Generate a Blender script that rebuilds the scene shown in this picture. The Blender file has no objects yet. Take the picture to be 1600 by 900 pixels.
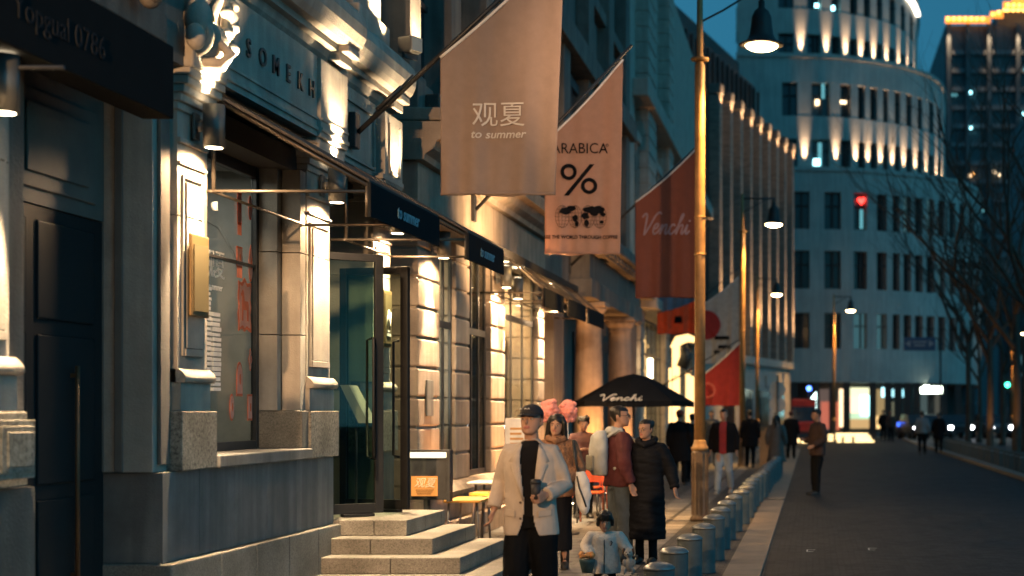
import bpy, bmesh, math, random
from mathutils import Vector, Matrix, noise
R = math.radians
random.seed(7)
S = bpy.context.scene
COL = S.collection
# ------------------------------------------------------------------ camera, sky, exposure
cam_d = bpy.data.cameras.new("camera"); cam = bpy.data.objects.new("camera", cam_d); COL.objects.link(cam)
cam.location = (0, 0, 1.7); cam.rotation_euler = (R(90), 0, 0)
cam_d.sensor_width = 36; cam_d.lens = 54
cam_d.shift_x = (800 - 1270) / 1600; cam_d.shift_y = 190 / 1600
cam_d.clip_start = .1; cam_d.clip_end = 2500
cam_d.dof.use_dof = True; cam_d.dof.focus_distance = 14.3; cam_d.dof.aperture_fstop = 1.35
S.camera = cam
S.view_settings.view_transform = 'Standard'; S.view_settings.look = 'None'
S.view_settings.exposure = 1.25; S.view_settings.gamma = 1; S.view_settings.use_curve_mapping = False
W = bpy.data.worlds.new("World"); S.world = W; W.use_nodes = True
wn = W.node_tree; wn.nodes.clear()
sky = wn.nodes.new('ShaderNodeTexSky'); sky.sky_type = 'NISHITA'; sky.sun_disc = False
sky.sun_elevation = R(2.0); sky.sun_rotation = R(112); sky.air_density = 1.2; sky.dust_density = .6; sky.ozone_density = 4
tint = wn.nodes.new('ShaderNodeMix'); tint.data_type = 'RGBA'; tint.blend_type = 'MULTIPLY'; tint.inputs[0].default_value = 1
tint.inputs[7].default_value = (.13, .74, 1.08, 1)
bg = wn.nodes.new('ShaderNodeBackground'); bg.inputs[1].default_value = .132
wo = wn.nodes.new('ShaderNodeOutputWorld')
hsv = wn.nodes.new('ShaderNodeHueSaturation'); hsv.inputs['Saturation'].default_value = .35
wn.links.new(sky.outputs[0], hsv.inputs['Color']); wn.links.new(hsv.outputs[0], tint.inputs[6]); wn.links.new(tint.outputs[2], bg.inputs[0]); wn.links.new(bg.outputs[0], wo.inputs[0])
sun_d = bpy.data.lights.new("sun", 'SUN'); sun_d.energy = .09; sun_d.angle = R(40); sun_d.color = (.10, .68, 1)
sun = bpy.data.objects.new("sun", sun_d); COL.objects.link(sun); sun.rotation_euler = (R(52), 0, R(55))
S.cycles.use_denoising = True
S.cycles.max_bounces = 6; S.cycles.diffuse_bounces = 3; S.cycles.glossy_bounces = 3; S.cycles.transmission_bounces = 6
S.cycles.transparent_max_bounces = 12; S.cycles.caustics_reflective = False; S.cycles.caustics_refractive = False
S.cycles.sample_clamp_indirect = 4
F = 2400.0
def P(px, py, D): return Vector(((px - 1270) / F * D, D, 1.7 - (py - 640) / F * D))
def XD(px, D): return (px - 1270) / F * D
def DX(px, X): return F * X / (px - 1270)
WARM = (1.0, .56, .22); WARMW = (1.0, .72, .42)
# ------------------------------------------------------------------ helpers
ORI = {}
class MB:
    def __init__(s): s.bm = bmesh.new(); s.T = None; s.mi = 0; s.smooth = False
    def _v(s, co):
        co = Vector(co)
        if s.T is not None: co = s.T @ co
        return s.bm.verts.new(co)
    def _f(s, vs, smooth=None):
        try: f = s.bm.faces.new(vs)
        except ValueError: return None
        f.material_index = s.mi; f.smooth = s.smooth if smooth is None else smooth
        return f
    def box(s, x0, x1, y0, y1, z0, z1, bev=0):
        if x1 < x0: x0, x1 = x1, x0
        if y1 < y0: y0, y1 = y1, y0
        vs = [s._v(c) for c in ((x0,y0,z0),(x1,y0,z0),(x1,y1,z0),(x0,y1,z0),(x0,y0,z1),(x1,y0,z1),(x1,y1,z1),(x0,y1,z1))]
        fs = [s._f([vs[i] for i in q], False) for q in ((3,2,1,0),(4,5,6,7),(0,1,5,4),(1,2,6,5),(2,3,7,6),(3,0,4,7))]
        if bev:
            es = list({e for f in fs for e in f.edges})
            r = bmesh.ops.bevel(s.bm, geom=es, offset=bev, segments=2, profile=.5, affect='EDGES')
            for f in r['faces']: f.material_index = s.mi
        return s
    def prism(s, poly, vec, smooth=False):
        """polygon (list of 3D points) extruded by vec"""
        a = [s._v(p) for p in poly]; b = [s._v(Vector(p) + Vector(vec)) for p in poly]
        n = len(poly)
        s._f(a[::-1], False); s._f(b, False)
        for i in range(n): s._f([a[i], a[(i+1) % n], b[(i+1) % n], b[i]], smooth)
        return s
    def tube(s, pts, rad, n=10, cap=True, smooth=True, sq=None):
        pts = [Vector(p) for p in pts]
        if not isinstance(rad, (list, tuple)): rad = [rad] * len(pts)
        rings = []; up = None
        for i, p in enumerate(pts):
            d = (pts[min(i+1, len(pts)-1)] - pts[max(i-1, 0)])
            if d.length < 1e-9: d = Vector((0, 0, 1))
            d.normalize()
            if up is None:
                up = Vector((0, 1, 0)) if abs(d.y) < .9 else Vector((1, 0, 0))
            u = (up - d * up.dot(d)).normalized(); v = d.cross(u); up = u
            r = rad[i]
            ru, rv = (r, r) if not isinstance(r, (tuple, list)) else r
            rings.append([s._v(p + u * (math.cos(2*math.pi*k/n) * ru) + v * (math.sin(2*math.pi*k/n) * rv)) for k in range(n)])
        for a, b in zip(rings, rings[1:]):
            for k in range(n): s._f([a[k], a[(k+1) % n], b[(k+1) % n], b[k]], smooth)
        if cap:
            s._f(rings[0][::-1], False); s._f(rings[-1], False)
        return s
    def cyl(s, c, r, z0, z1, n=20, r1=None, smooth=True):
        return s.tube([(c[0], c[1], z0), (c[0], c[1], z1)], [r, r if r1 is None else r1], n, True, smooth)
    def lathe(s, c, prof, n=20, smooth=True):
        """prof: list of (r, z) ; closed with caps when r > 0 at ends"""
        rings = []
        for r, z in prof:
            if r < 1e-6: rings.append([s._v((c[0], c[1], c[2] + z))])
            else: rings.append([s._v((c[0] + r*math.cos(2*math.pi*k/n), c[1] + r*math.sin(2*math.pi*k/n), c[2] + z)) for k in range(n)])
        for a, b in zip(rings, rings[1:]):
            for k in range(n):
                k2 = (k+1) % n
                if len(a) == 1 and len(b) == 1: continue
                if len(a) == 1: s._f([a[0], b[k2], b[k]], smooth)
                elif len(b) == 1: s._f([a[k], a[k2], b[0]], smooth)
                else: s._f([a[k], a[k2], b[k2], b[k]], smooth)
        if len(rings[0]) > 1: s._f(rings[0][::-1], False)
        if len(rings[-1]) > 1: s._f(rings[-1], False)
        return s
    def ell(s, c, r, n=16, m=10):
        c = Vector(c); rings = []
        for j in range(1, m):
            t = math.pi * j / m
            rings.append([s._v((c.x + r[0]*math.sin(t)*math.cos(2*math.pi*k/n), c.y + r[1]*math.sin(t)*math.sin(2*math.pi*k/n), c.z - r[2]*math.cos(t))) for k in range(n)])
        b = s._v((c.x, c.y, c.z - r[2])); t = s._v((c.x, c.y, c.z + r[2]))
        for k in range(n):
            s._f([b, rings[0][(k+1) % n], rings[0][k]], True); s._f([t, rings[-1][k], rings[-1][(k+1) % n]], True)
        for a, q in zip(rings, rings[1:]):
            for k in range(n): s._f([a[k], a[(k+1) % n], q[(k+1) % n], q[k]], True)
        return s
    def loft(s, secs, n=20):
        """secs: (z, cx, cy, rx, ry) ellipses, closed"""
        rings = []
        for z, cx, cy, rx, ry in secs:
            rings.append([s._v((cx + rx*math.cos(2*math.pi*k/n), cy + ry*math.sin(2*math.pi*k/n), z)) for k in range(n)])
        for a, b in zip(rings, rings[1:]):
            for k in range(n): s._f([a[k], a[(k+1) % n], b[(k+1) % n], b[k]], True)
        s._f(rings[0][::-1], False); s._f(rings[-1], False)
        return s
    def quad(s, *pts): s._f([s._v(p) for p in pts]); return s
    def mesh(s, name, mats, off=None, fixn=True):
        if fixn and s.bm.faces: bmesh.ops.recalc_face_normals(s.bm, faces=s.bm.faces)
        me = bpy.data.meshes.new(name)
        if off is not None:
            for v in s.bm.verts: v.co -= off
        s.bm.to_mesh(me); s.bm.free()
        for m in (mats if isinstance(mats, (list, tuple)) else [mats]): me.materials.append(m)
        return me
    def build(s, name, mats, parent=None, origin=None, fixn=True):
        off = ORI.get(parent.name, Vector((0,0,0))) if parent is not None else (Vector(origin) if origin is not None else None)
        o = bpy.data.objects.new(name, s.mesh(name, mats, off, fixn)); COL.objects.link(o)
        if parent is not None:
            o.parent = parent; ORI[o.name] = off
        elif origin is not None:
            o.location = origin; ORI[o.name] = Vector(origin)
        return o
def tag(o, label=None, cat=None, group=None, kind=None):
    if label: o['label'] = label
    if cat: o['category'] = cat
    if group: o['group'] = group
    if kind: o['kind'] = kind
    return o
def thing(name, label, cat, loc=(0,0,0), group=None, local=False):
    """Empty at a thing's base. Parts are then built in world coordinates (or local ones when local)."""
    o = bpy.data.objects.new(name, None); COL.objects.link(o); o.location = loc; o.empty_display_size = .2
    ORI[o.name] = Vector((0,0,0)) if local else Vector(loc)
    return tag(o, label, cat, group)
def copy_tree(o, parent=None, loc=None, label=None, rz=None, scale=None):
    c = o.copy(); COL.objects.link(c)
    if parent is not None: c.parent = parent
    for ch in list(o.children): copy_tree(ch, c)
    if loc is not None: c.location = loc
    if rz is not None: c.rotation_euler = (0, 0, rz)
    if scale is not None: c.scale = scale
    if label: c['label'] = label
    return c
def structure(o): o['kind'] = 'structure'; return o
def lamp(kind, name, loc, energy, color, parent=None, aim=None, size=.05, spot=60, blend=.6, shape=None):
    d = bpy.data.lights.new(name, kind); d.energy = energy; d.color = color
    if kind == 'SPOT': d.spot_size = R(spot); d.spot_blend = blend; d.shadow_soft_size = size
    elif kind == 'POINT': d.shadow_soft_size = size
    elif kind == 'AREA':
        d.shape = 'RECTANGLE'; d.size, d.size_y = size if isinstance(size, tuple) else (size, size)
    o = bpy.data.objects.new(name, d); COL.objects.link(o)
    off = ORI.get(parent.name, Vector((0,0,0))) if parent is not None else Vector((0,0,0))
    o.location = Vector(loc) - off
    if parent is not None: o.parent = parent
    if aim is not None: o.rotation_euler = Vector(aim).to_track_quat('-Z', 'Y').to_euler()
    return o
# ------------------------------------------------------------------ materials
MATS = {}
def nmat(name):
    m = bpy.data.materials.new(name); m.use_nodes = True; nt = m.node_tree
    return m, nt, nt.nodes['Principled BSDF']
def mat(name, col, rough=.6, metal=0, var=.12, vscale=6, bump=.0, bscale=60, spec=.5, obj=True, stretch=None, streak=0):
    """colour with two octaves of mottling, roughness variation, optional bump and vertical streaks"""
    if name in MATS: return MATS[name]
    m, nt, b = nmat(name); N = nt.nodes; L = nt.links
    tc = N.new('ShaderNodeTexCoord') if obj else N.new('ShaderNodeNewGeometry')
    out = tc.outputs['Object'] if obj else tc.outputs['Position']
    if stretch:
        mp = N.new('ShaderNodeMapping'); mp.inputs['Scale'].default_value = stretch; L.new(out, mp.inputs[0]); out = mp.outputs[0]
    n1 = N.new('ShaderNodeTexNoise'); n1.inputs['Scale'].default_value = vscale; n1.inputs['Detail'].default_value = 6; n1.inputs['Roughness'].default_value = .65
    L.new(out, n1.inputs['Vector'])
    cr = N.new('ShaderNodeValToRGB'); e = cr.color_ramp.elements
    e[0].position = .3; e[1].position = .7
    e[0].color = (*[max(0, c*(1-var*1.6)) for c in col], 1); e[1].color = (*[min(1, c*(1+var)) for c in col], 1)
    L.new(n1.outputs[0], cr.inputs[0]); cout = cr.outputs[0]
    if streak:
        mp2 = N.new('ShaderNodeMapping'); mp2.inputs['Scale'].default_value = (5, 5, .35); L.new(tc.outputs['Object'] if obj else tc.outputs['Position'], mp2.inputs[0])
        n3 = N.new('ShaderNodeTexNoise'); n3.inputs['Scale'].default_value = 1.2; n3.inputs['Detail'].default_value = 5; L.new(mp2.outputs[0], n3.inputs['Vector'])
        r3 = N.new('ShaderNodeValToRGB'); r3.color_ramp.elements[0].position = .42; r3.color_ramp.elements[1].position = .62
        r3.color_ramp.elements[0].color = (1-streak, 1-streak, 1-streak, 1); L.new(n3.outputs[0], r3.inputs[0])
        mx = N.new('ShaderNodeMix'); mx.data_type = 'RGBA'; mx.blend_type = 'MULTIPLY'; mx.inputs[0].default_value = 1
        L.new(cout, mx.inputs[6]); L.new(r3.outputs[0], mx.inputs[7]); cout = mx.outputs[2]
    L.new(cout, b.inputs['Base Color'])
    rr = N.new('ShaderNodeMapRange'); rr.inputs['To Min'].default_value = max(.03, rough-.12); rr.inputs['To Max'].default_value = min(1, rough+.12)
    L.new(n1.outputs[0], rr.inputs['Value']); L.new(rr.outputs[0], b.inputs['Roughness'])
    b.inputs['Metallic'].default_value = metal; b.inputs['Specular IOR Level'].default_value = spec
    if bump:
        n2 = N.new('ShaderNodeTexNoise'); n2.inputs['Scale'].default_value = bscale; n2.inputs['Detail'].default_value = 4; L.new(out, n2.inputs['Vector'])
        bp = N.new('ShaderNodeBump'); bp.inputs['Strength'].default_value = bump; bp.inputs['Distance'].default_value = .02
        L.new(n2.outputs[0], bp.inputs['Height']); L.new(bp.outputs[0], b.inputs['Normal'])
    MATS[name] = m; return m
def granite(name, base, dark, light, scale=90, rough=.6, bump=.35):
    m, nt, b = nmat(name); N = nt.nodes; L = nt.links
    tc = N.new('ShaderNodeTexCoord')
    v = N.new('ShaderNodeTexVoronoi'); v.inputs['Scale'].default_value = scale; L.new(tc.outputs['Object'], v.inputs['Vector'])
    n = N.new('ShaderNodeTexNoise'); n.inputs['Scale'].default_value = scale*.35; n.inputs['Detail'].default_value = 8; n.inputs['Roughness'].default_value = .75; L.new(tc.outputs['Object'], n.inputs['Vector'])
    cr = N.new('ShaderNodeValToRGB'); e = cr.color_ramp.elements
    e[0].position = .36; e[0].color = (*dark, 1); e[1].position = .66; e[1].color = (*light, 1)
    k = e.new(.47); k.color = (*base, 1)
    L.new(n.outputs[0], cr.inputs[0])
    hs = N.new('ShaderNodeMix'); hs.data_type = 'RGBA'; hs.blend_type = 'MULTIPLY'; hs.inputs[0].default_value = .35
    sep = N.new('ShaderNodeSeparateColor'); L.new(v.outputs['Color'], sep.inputs[0]); L.new(cr.outputs[0], hs.inputs[6]); 
    cmb = N.new('ShaderNodeCombineColor'); [L.new(sep.outputs[0], cmb.inputs[i]) for i in range(3)]; L.new(cmb.outputs[0], hs.inputs[7])
    n4 = N.new('ShaderNodeTexNoise'); n4.inputs['Scale'].default_value = 2.4; n4.inputs['Detail'].default_value = 5; L.new(tc.outputs['Object'], n4.inputs['Vector'])
    r4 = N.new('ShaderNodeValToRGB'); r4.color_ramp.elements[0].position = .3; r4.color_ramp.elements[0].color = (.55, .54, .52, 1); r4.color_ramp.elements[1].position = .65; L.new(n4.outputs[0], r4.inputs[0])
    h2 = N.new('ShaderNodeMix'); h2.data_type = 'RGBA'; h2.blend_type = 'MULTIPLY'; h2.inputs[0].default_value = 1; L.new(hs.outputs[2], h2.inputs[6]); L.new(r4.outputs[0], h2.inputs[7])
    L.new(h2.outputs[2], b.inputs['Base Color']); b.inputs['Roughness'].default_value = rough
    bp = N.new('ShaderNodeBump'); bp.inputs['Strength'].default_value = bump; bp.inputs['Distance'].default_value = .006
    L.new(n.outputs[0], bp.inputs['Height']); L.new(bp.outputs[0], b.inputs['Normal'])
    MATS[name] = m; return m
def setts(name, c0, c1, mortar, sx=.11, sy=.11, rough=.6, bump=.5, rot=0):
    """small stone paving: brick texture with per-stone colour and bumped joints"""
    m, nt, b = nmat(name); N = nt.nodes; L = nt.links
    g = N.new('ShaderNodeNewGeometry'); mp = N.new('ShaderNodeMapping'); mp.inputs['Rotation'].default_value = (0, 0, rot)
    L.new(g.outputs['Position'], mp.inputs[0])
    br = N.new('ShaderNodeTexBrick'); br.inputs['Scale'].default_value = 1; br.inputs['Brick Width'].default_value = sx; br.inputs['Row Height'].default_value = sy
    br.inputs['Mortar Size'].default_value = min(sx, sy)*.07; br.inputs['Mortar Smooth'].default_value = .4
    br.inputs['Color1'].default_value = (*c0, 1); br.inputs['Color2'].default_value = (*c1, 1); br.inputs['Mortar'].default_value = (*mortar, 1)
    L.new(mp.outputs[0], br.inputs['Vector'])
    n = N.new('ShaderNodeTexNoise'); n.inputs['Scale'].default_value = 1.1; n.inputs['Detail'].default_value = 7; L.new(g.outputs['Position'], n.inputs['Vector'])
    r = N.new('ShaderNodeValToRGB'); r.color_ramp.elements[0].position = .32; r.color_ramp.elements[0].color = (.6, .6, .6, 1); r.color_ramp.elements[1].position = .68; r.color_ramp.elements[1].color = (1.2, 1.2, 1.2, 1); L.new(n.outputs[0], r.inputs[0])
    mx = N.new('ShaderNodeMix'); mx.data_type = 'RGBA'; mx.blend_type = 'MULTIPLY'; mx.inputs[0].default_value = 1; L.new(br.outputs[0], mx.inputs[6]); L.new(r.outputs[0], mx.inputs[7])
    L.new(mx.outputs[2], b.inputs['Base Color'])
    n2 = N.new('ShaderNodeTexNoise'); n2.inputs['Scale'].default_value = 40; n2.inputs['Detail'].default_value = 4; L.new(g.outputs['Position'], n2.inputs['Vector'])
    ad = N.new('ShaderNodeMath'); ad.operation = 'MULTIPLY_ADD'; ad.inputs[1].default_value = -1.0; L.new(br.outputs['Fac'], ad.inputs[0]); L.new(n2.outputs[0], ad.inputs[2])
    bp = N.new('ShaderNodeBump'); bp.inputs['Strength'].default_value = bump; bp.inputs['Distance'].default_value = .012; L.new(ad.outputs[0], bp.inputs['Height']); L.new(bp.outputs[0], b.inputs['Normal'])
    rr = N.new('ShaderNodeMapRange'); rr.inputs['To Min'].default_value = rough-.15; rr.inputs['To Max'].default_value = rough+.2; L.new(n.outputs[0], rr.inputs['Value']); L.new(rr.outputs[0], b.inputs['Roughness']); b.inputs['Specular IOR Level'].default_value = .2
    MATS[name] = m; return m
def cloth_through(m, k):
    """lets light through a cloth material"""
    nt = m.node_tree; N = nt.nodes; L = nt.links; b = N['Principled BSDF']; o = [n for n in N if n.type == 'OUTPUT_MATERIAL'][0]
    t = N.new('ShaderNodeBsdfTranslucent'); L.new(b.inputs['Base Color'].links[0].from_socket, t.inputs['Color'])
    mx = N.new('ShaderNodeMixShader'); mx.inputs[0].default_value = k; L.new(b.outputs[0], mx.inputs[1]); L.new(t.outputs[0], mx.inputs[2]); L.new(mx.outputs[0], o.inputs[0])
def emis(name, col, strength):
    if name in MATS: return MATS[name]
    m, nt, b = nmat(name); b.inputs['Base Color'].default_value = (*[min(1, c*.5) for c in col], 1)
    b.inputs['Emission Color'].default_value = (*col, 1); b.inputs['Emission Strength'].default_value = strength
    MATS[name] = m; return m
def glassm(name, tint=(.75, .85, .82), rough=.02, op=.0, fac=1.0):
    """thin window glass: see-through with a fresnel reflection"""
    m = bpy.data.materials.new(name); m.use_nodes = True; nt = m.node_tree; nt.nodes.clear(); N = nt.nodes; L = nt.links
    tr = N.new('ShaderNodeBsdfTransparent'); tr.inputs[0].default_value = (*tint, 1)
    gl = N.new('ShaderNodeBsdfGlossy'); gl.inputs['Roughness'].default_value = rough
    lw = N.new('ShaderNodeFresnel'); ge = N.new('ShaderNodeNewGeometry'); io = N.new('ShaderNodeMath'); io.operation = 'MULTIPLY_ADD'; io.inputs[1].default_value = 1/1.5 - 1.5; io.inputs[2].default_value = 1.5
    L.new(ge.outputs['Backfacing'], io.inputs[0]); L.new(io.outputs[0], lw.inputs['IOR'])
    mu = N.new('ShaderNodeMath'); mu.operation = 'MULTIPLY_ADD'; mu.inputs[1].default_value = fac; mu.inputs[2].default_value = op; L.new(lw.outputs[0], mu.inputs[0])
    mi = N.new('ShaderNodeMixShader'); o = N.new('ShaderNodeOutputMaterial')
    L.new(mu.outputs[0], mi.inputs[0]); L.new(tr.outputs[0], mi.inputs[1]); L.new(gl.outputs[0], mi.inputs[2]); L.new(mi.outputs[0], o.inputs[0])
    MATS[name] = m; return m
STONE = mat('pale limestone', (.40, .36, .31), .75, var=.14, vscale=3, bump=.25, bscale=70, streak=.2)
SHADED = mat('shade darkened limestone', (.17, .15, .13), .8, var=.2, vscale=2, bump=.3, bscale=50, streak=.3)  # limestone darkened to put shade on the left doorway and upper walls
STONE2 = mat('warm limestone', (.34, .27, .21), .78, var=.18, vscale=2.5, bump=.35, bscale=50, streak=.25)
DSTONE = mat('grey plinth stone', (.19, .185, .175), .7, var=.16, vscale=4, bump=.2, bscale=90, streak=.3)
GRAN = granite('speckled granite', (.30, .27, .22), (.07, .06, .05), (.48, .43, .36))
GRAN2 = granite('fine granite', (.27, .25, .21), (.16, .15, .13), (.36, .33, .29), 160, .65, .2)
DOORM = mat('dark bronze door', (.045, .045, .045), .5, .3, .2, 5)
BLACK = mat('black painted metal', (.035, .036, .038), .45, .2, .2, 8)
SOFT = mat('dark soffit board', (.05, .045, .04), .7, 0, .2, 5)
TIMB = mat('dark timber', (.06, .05, .042), .55, 0, .25, 6, stretch=(8, 8, .6))
GLASS = glassm('window glass', (.86, .91, .90), .02, 0, .6)
DGLASS = mat('dark window glass', (.02, .025, .03), .08, 0, .1, 3, spec=.8)
WHITE = mat('white paint', (.75, .73, .70), .5)
LETW = mat('pale lettering', (.62, .58, .54), .6, var=.05)
# ------------------------------------------------------------------ writing
def text_verts(s, size, shear=0, extrude=.002, align='CENTER', space=1.0, bold=0):
    cu = bpy.data.curves.new('lettering', 'FONT'); cu.body = s; cu.size = size; cu.shear = shear; cu.extrude = extrude
    cu.align_x = align; cu.align_y = 'CENTER'; cu.space_character = space; cu.offset = bold; cu.resolution_u = 3
    o = bpy.data.objects.new('lettering', cu); COL.objects.link(o)
    bpy.context.view_layer.update()
    me = bpy.data.meshes.new_from_object(o.evaluated_get(bpy.context.evaluated_depsgraph_get()))
    bpy.data.objects.remove(o); bpy.data.curves.remove(cu)
    return me
FACE_CAM = Matrix(((1,0,0,0),(0,0,-1,0),(0,1,0,0),(0,0,0,1)))      # faces -Y
FACE_ST = Matrix(((0,0,1,0),(1,0,0,0),(0,1,0,0),(0,0,0,1)))         # faces +X, reads along +Y
def lettering(s, size, at, M, m, parent, shear=0, extrude=.002, space=1.0, bold=0, warp=None, align='CENTER', sx=1):
    me = text_verts(s, size, shear, extrude, align, space, bold)
    off = ORI.get(parent.name, Vector((0,0,0)))
    for v in me.vertices:
        v.co.x *= sx
        w = M @ v.co + Vector(at)
        if warp: w = warp(w)
        v.co = w - off
    me.materials.clear(); me.materials.append(m); me.name = 'lettering'
    o = bpy.data.objects.new('lettering', me); COL.objects.link(o); o.parent = parent; ORI[o.name] = off
    return o
# ================================================================== GROUND
def sheet(name, x0, x1, y0, y1, z, m, n=1):
    b = MB(); b.quad((x0,y0,z),(x1,y0,z),(x1,y1,z),(x0,y1,z)); o = b.build(name, m); return structure(o)
sheet('ground', -700, 900, -60, 1600, -.004, mat('asphalt', (.05,.05,.052), .7, var=.25, vscale=.6, bump=.3, bscale=30, obj=False))
ROADM = setts('road setts', (.052,.054,.058), (.022,.023,.025), (.008,.008,.008), .14, .11, .6, 1.0)
PAVM = setts('pavement setts', (.10,.095,.09), (.065,.062,.06), (.03,.03,.03), .12, .12, .6, .5)
SLAB = setts('pale paving slabs', (.24,.22,.20), (.19,.175,.16), (.06,.055,.05), .6, .73, .6, .25, R(90))
SLAB2 = setts('kerb slabs', (.30,.27,.24), (.25,.23,.20), (.08,.07,.06), .9, .6, .55, .25, R(90))
SLAB3 = setts('grey paving slabs', (.15,.14,.13), (.115,.11,.10), (.04,.04,.04), .6, .4, .6, .3)
sheet('road', -.53, 5.0, -8, 100, .004, ROADM)
sheet('pavement', -5.6, -2.6, -8, 80, .004, SLAB3)
sheet('pavement', -2.6, -1.87, -8, 80, .008, SLAB)
sheet('pavement', -1.87, -.92, -8, 80, .004, PAVM)
sheet('pavement', 5.3, 22, -8, 92, .006, PAVM)
b = MB()
for i in range(60):
    b.box(-.92, -.53, -6 + i*1.2 + .004, -6 + (i+1)*1.2 - .004, -.1, .02, .008)
k = structure(b.build('kerb_strip', mat('lamplit kerb granite', (.23,.185,.145), .6, var=.2, vscale=2, bump=.3, bscale=60)))  # warm lamplight on the strip is put into this brown
b = MB()
for i in range(70): b.box(5.0, 5.3, 2 + i*1.2, 2 + (i+1)*1.2 - .01, -.1, .10, .012)
structure(b.build('kerb', MATS['lamplit kerb granite']))
b = MB()
for x, y in ((XD(1268, 18.3), 18.3), (XD(1365, 18.5), 18.5)):
    b.box(x-.06, x+.02, y, y+.02, .008, .009); b.box(x-.06, x-.045, y+.02, y+.24, .008, .009); b.box(x-.06, x+.05, y+.24, y+.26, .008, .009)
structure(b.build('road_marking', WHITE))
# small drain grating in the kerb strip
gr = thing('drain_grate', 'small dark slotted drain grate set across the pale kerb strip', 'drain', (-.72, 28.9, .02))
b = MB(); b.box(-.915, -.535, 28.7, 29.1, .02, .026); b.build('frame', BLACK, gr)
b = MB()
for i in range(9): b.box(-.90 + i*.042, -.875 + i*.042, 28.73, 29.07, .027, .032)
b.build('bar', mat('worn iron', (.10,.09,.08), .4, .7), gr)
# ================================================================== BUILDING 1 (pale stone, engraved frieze)
B1 = thing('stone_building', 'pale stone building with engraved frieze letters, pilasters and a shop window beside the granite steps', 'building', (-4.7, 13, 0))
def slabs(mb, x0, x1, ys, z0, z1, g=.0025, bev=.004):
    for a, c in zip(ys, ys[1:]): mb.box(x0, x1, a + g, c - g, z0, z1, bev)
# plinth
b = MB(); slabs(b, -4.615, -5.3, [11.05, 12.0, 12.75, 13.55, 14.35, 15.03], 0, .585, bev=.012); b.build('lower_plinth', GRAN2, B1)
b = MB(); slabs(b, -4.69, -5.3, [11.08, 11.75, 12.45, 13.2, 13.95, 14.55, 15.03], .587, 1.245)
b.box(-5.3, -4.69, 16.4, 17.2, 0, 1.245); b.build('upper_plinth', DSTONE, B1); b = MB(); b.box(-5.3, -4.70, 7.2, 9.28, 0, 1.235); b.build('upper_plinth', SHADED, B1)
def pilaster(D0, D1, xf=-4.70, strip=None):
    r = MB(); r.box(xf+.065, xf-.5, D0-.07, D1+.09, 1.247, 1.69, .01); g = r.build('granite_block', GRAN, B1)
    r = MB()
    r.box(xf+.035, xf-.45, D0-.02, D1+.03, 1.691, 1.90, .004)
    r.box(xf, xf-.5, D0, D1, 2.0, 3.14-.004); r.box(xf, xf-.5, D0, D1, 3.14+.004, 3.92)
    # torus moulding
    prof = [(0, 1.901), (.06, 1.901), (.075, 1.925), (.07, 1.955), (.045, 1.985), (.02, 2.005), (0, 2.005)]
    r.prism([(xf+x, D0-.03, z) for x, z in prof], (0, D1-D0+.07, 0), True)
    # framed panel: raised fillets and inner panel, capped by neck mouldings
    a, c = D0+.07, D1-.06
    r.box(xf, xf+.018, a, a+.022, 2.1, 3.45, .004); r.box(xf, xf+.018, c-.022, c, 2.1, 3.45, .004); r.box(xf, xf+.018, a+.022, c-.022, 3.425, 3.45, .004)
    r.box(xf, xf+.022, a+.06, c-.02, 2.16, 3.136, .004); r.box(xf, xf+.022, a+.06, c-.02, 3.144, 3.40, .004)
    r.box(xf, xf+.03, a+.022, c-.022, 2.1, 2.155, .004)
    r.box(xf, xf+.025, D0, D1, 3.52, 3.545, .005); r.box(xf, xf+.03, D0-.01, D1+.01, 3.68, 3.72, .006)
    for i, (z, d) in enumerate(((3.92,.02), (3.98,.045), (4.04,.075), (4.10,.11), (4.16, .13))): r.box(xf-.3, xf+d, D0-.02-d*.5, D1+.02+d*.5, z+.001, z+.06, .008)
    p = r.build('pilaster', STONE, B1)
    return p
pilaster(11.36, 11.87); pilaster(14.26, 14.94); pilaster(16.42, 17.08); pilaster(7.3, 8.98)
# set-back strips beside the left doorway
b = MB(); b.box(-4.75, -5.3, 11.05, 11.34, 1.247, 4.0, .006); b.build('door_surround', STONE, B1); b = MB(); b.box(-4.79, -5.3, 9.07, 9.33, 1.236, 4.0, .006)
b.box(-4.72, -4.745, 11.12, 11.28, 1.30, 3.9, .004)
b.build('door_surround', SHADED, B1)
# faceted granite panel mouldings on the block left of the doorway
b = MB()
for i, d in enumerate((.0, .05, .1)): 
    b.box(-4.60+i*.012, -4.598+.012*(i+1), 8.62+d, 9.06-d*.6, 1.30+d*.7, 1.64-d*.7, .004)
b.build('panel_moulding', GRAN, B1)
# left doorway: far jamb, lintel panel, door
b = MB()
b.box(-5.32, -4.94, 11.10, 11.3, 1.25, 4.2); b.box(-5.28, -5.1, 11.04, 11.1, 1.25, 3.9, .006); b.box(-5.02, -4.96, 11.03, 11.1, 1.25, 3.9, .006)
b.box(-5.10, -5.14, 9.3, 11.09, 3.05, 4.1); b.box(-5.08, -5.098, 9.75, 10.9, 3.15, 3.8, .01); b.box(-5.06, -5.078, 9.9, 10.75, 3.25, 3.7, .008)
b.build('door_recess', mat('shade dark recess stone', (.13,.115,.10), .8, var=.15, vscale=3), B1)  # shade of the doorway recess is put into the darker stone colour
dr = MB(); dr.box(-5.16, -5.11, 9.0, 11.06, 0, 3.04)
dr = dr.build('door', mat('black lacquered door', (.018,.020,.022), .6, spec=.15), B1)
b = MB()
for z0, z1 in ((.2, 1.1), (1.2, 2.2), (2.3, 2.95)):
    for y0, y1 in ((9.2, 9.95), (10.1, 10.9)): b.box(-5.11, -5.095, y0, y1, z0, z1, .012)
b.build('door_panel', MATS['black lacquered door'], dr)
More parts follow.
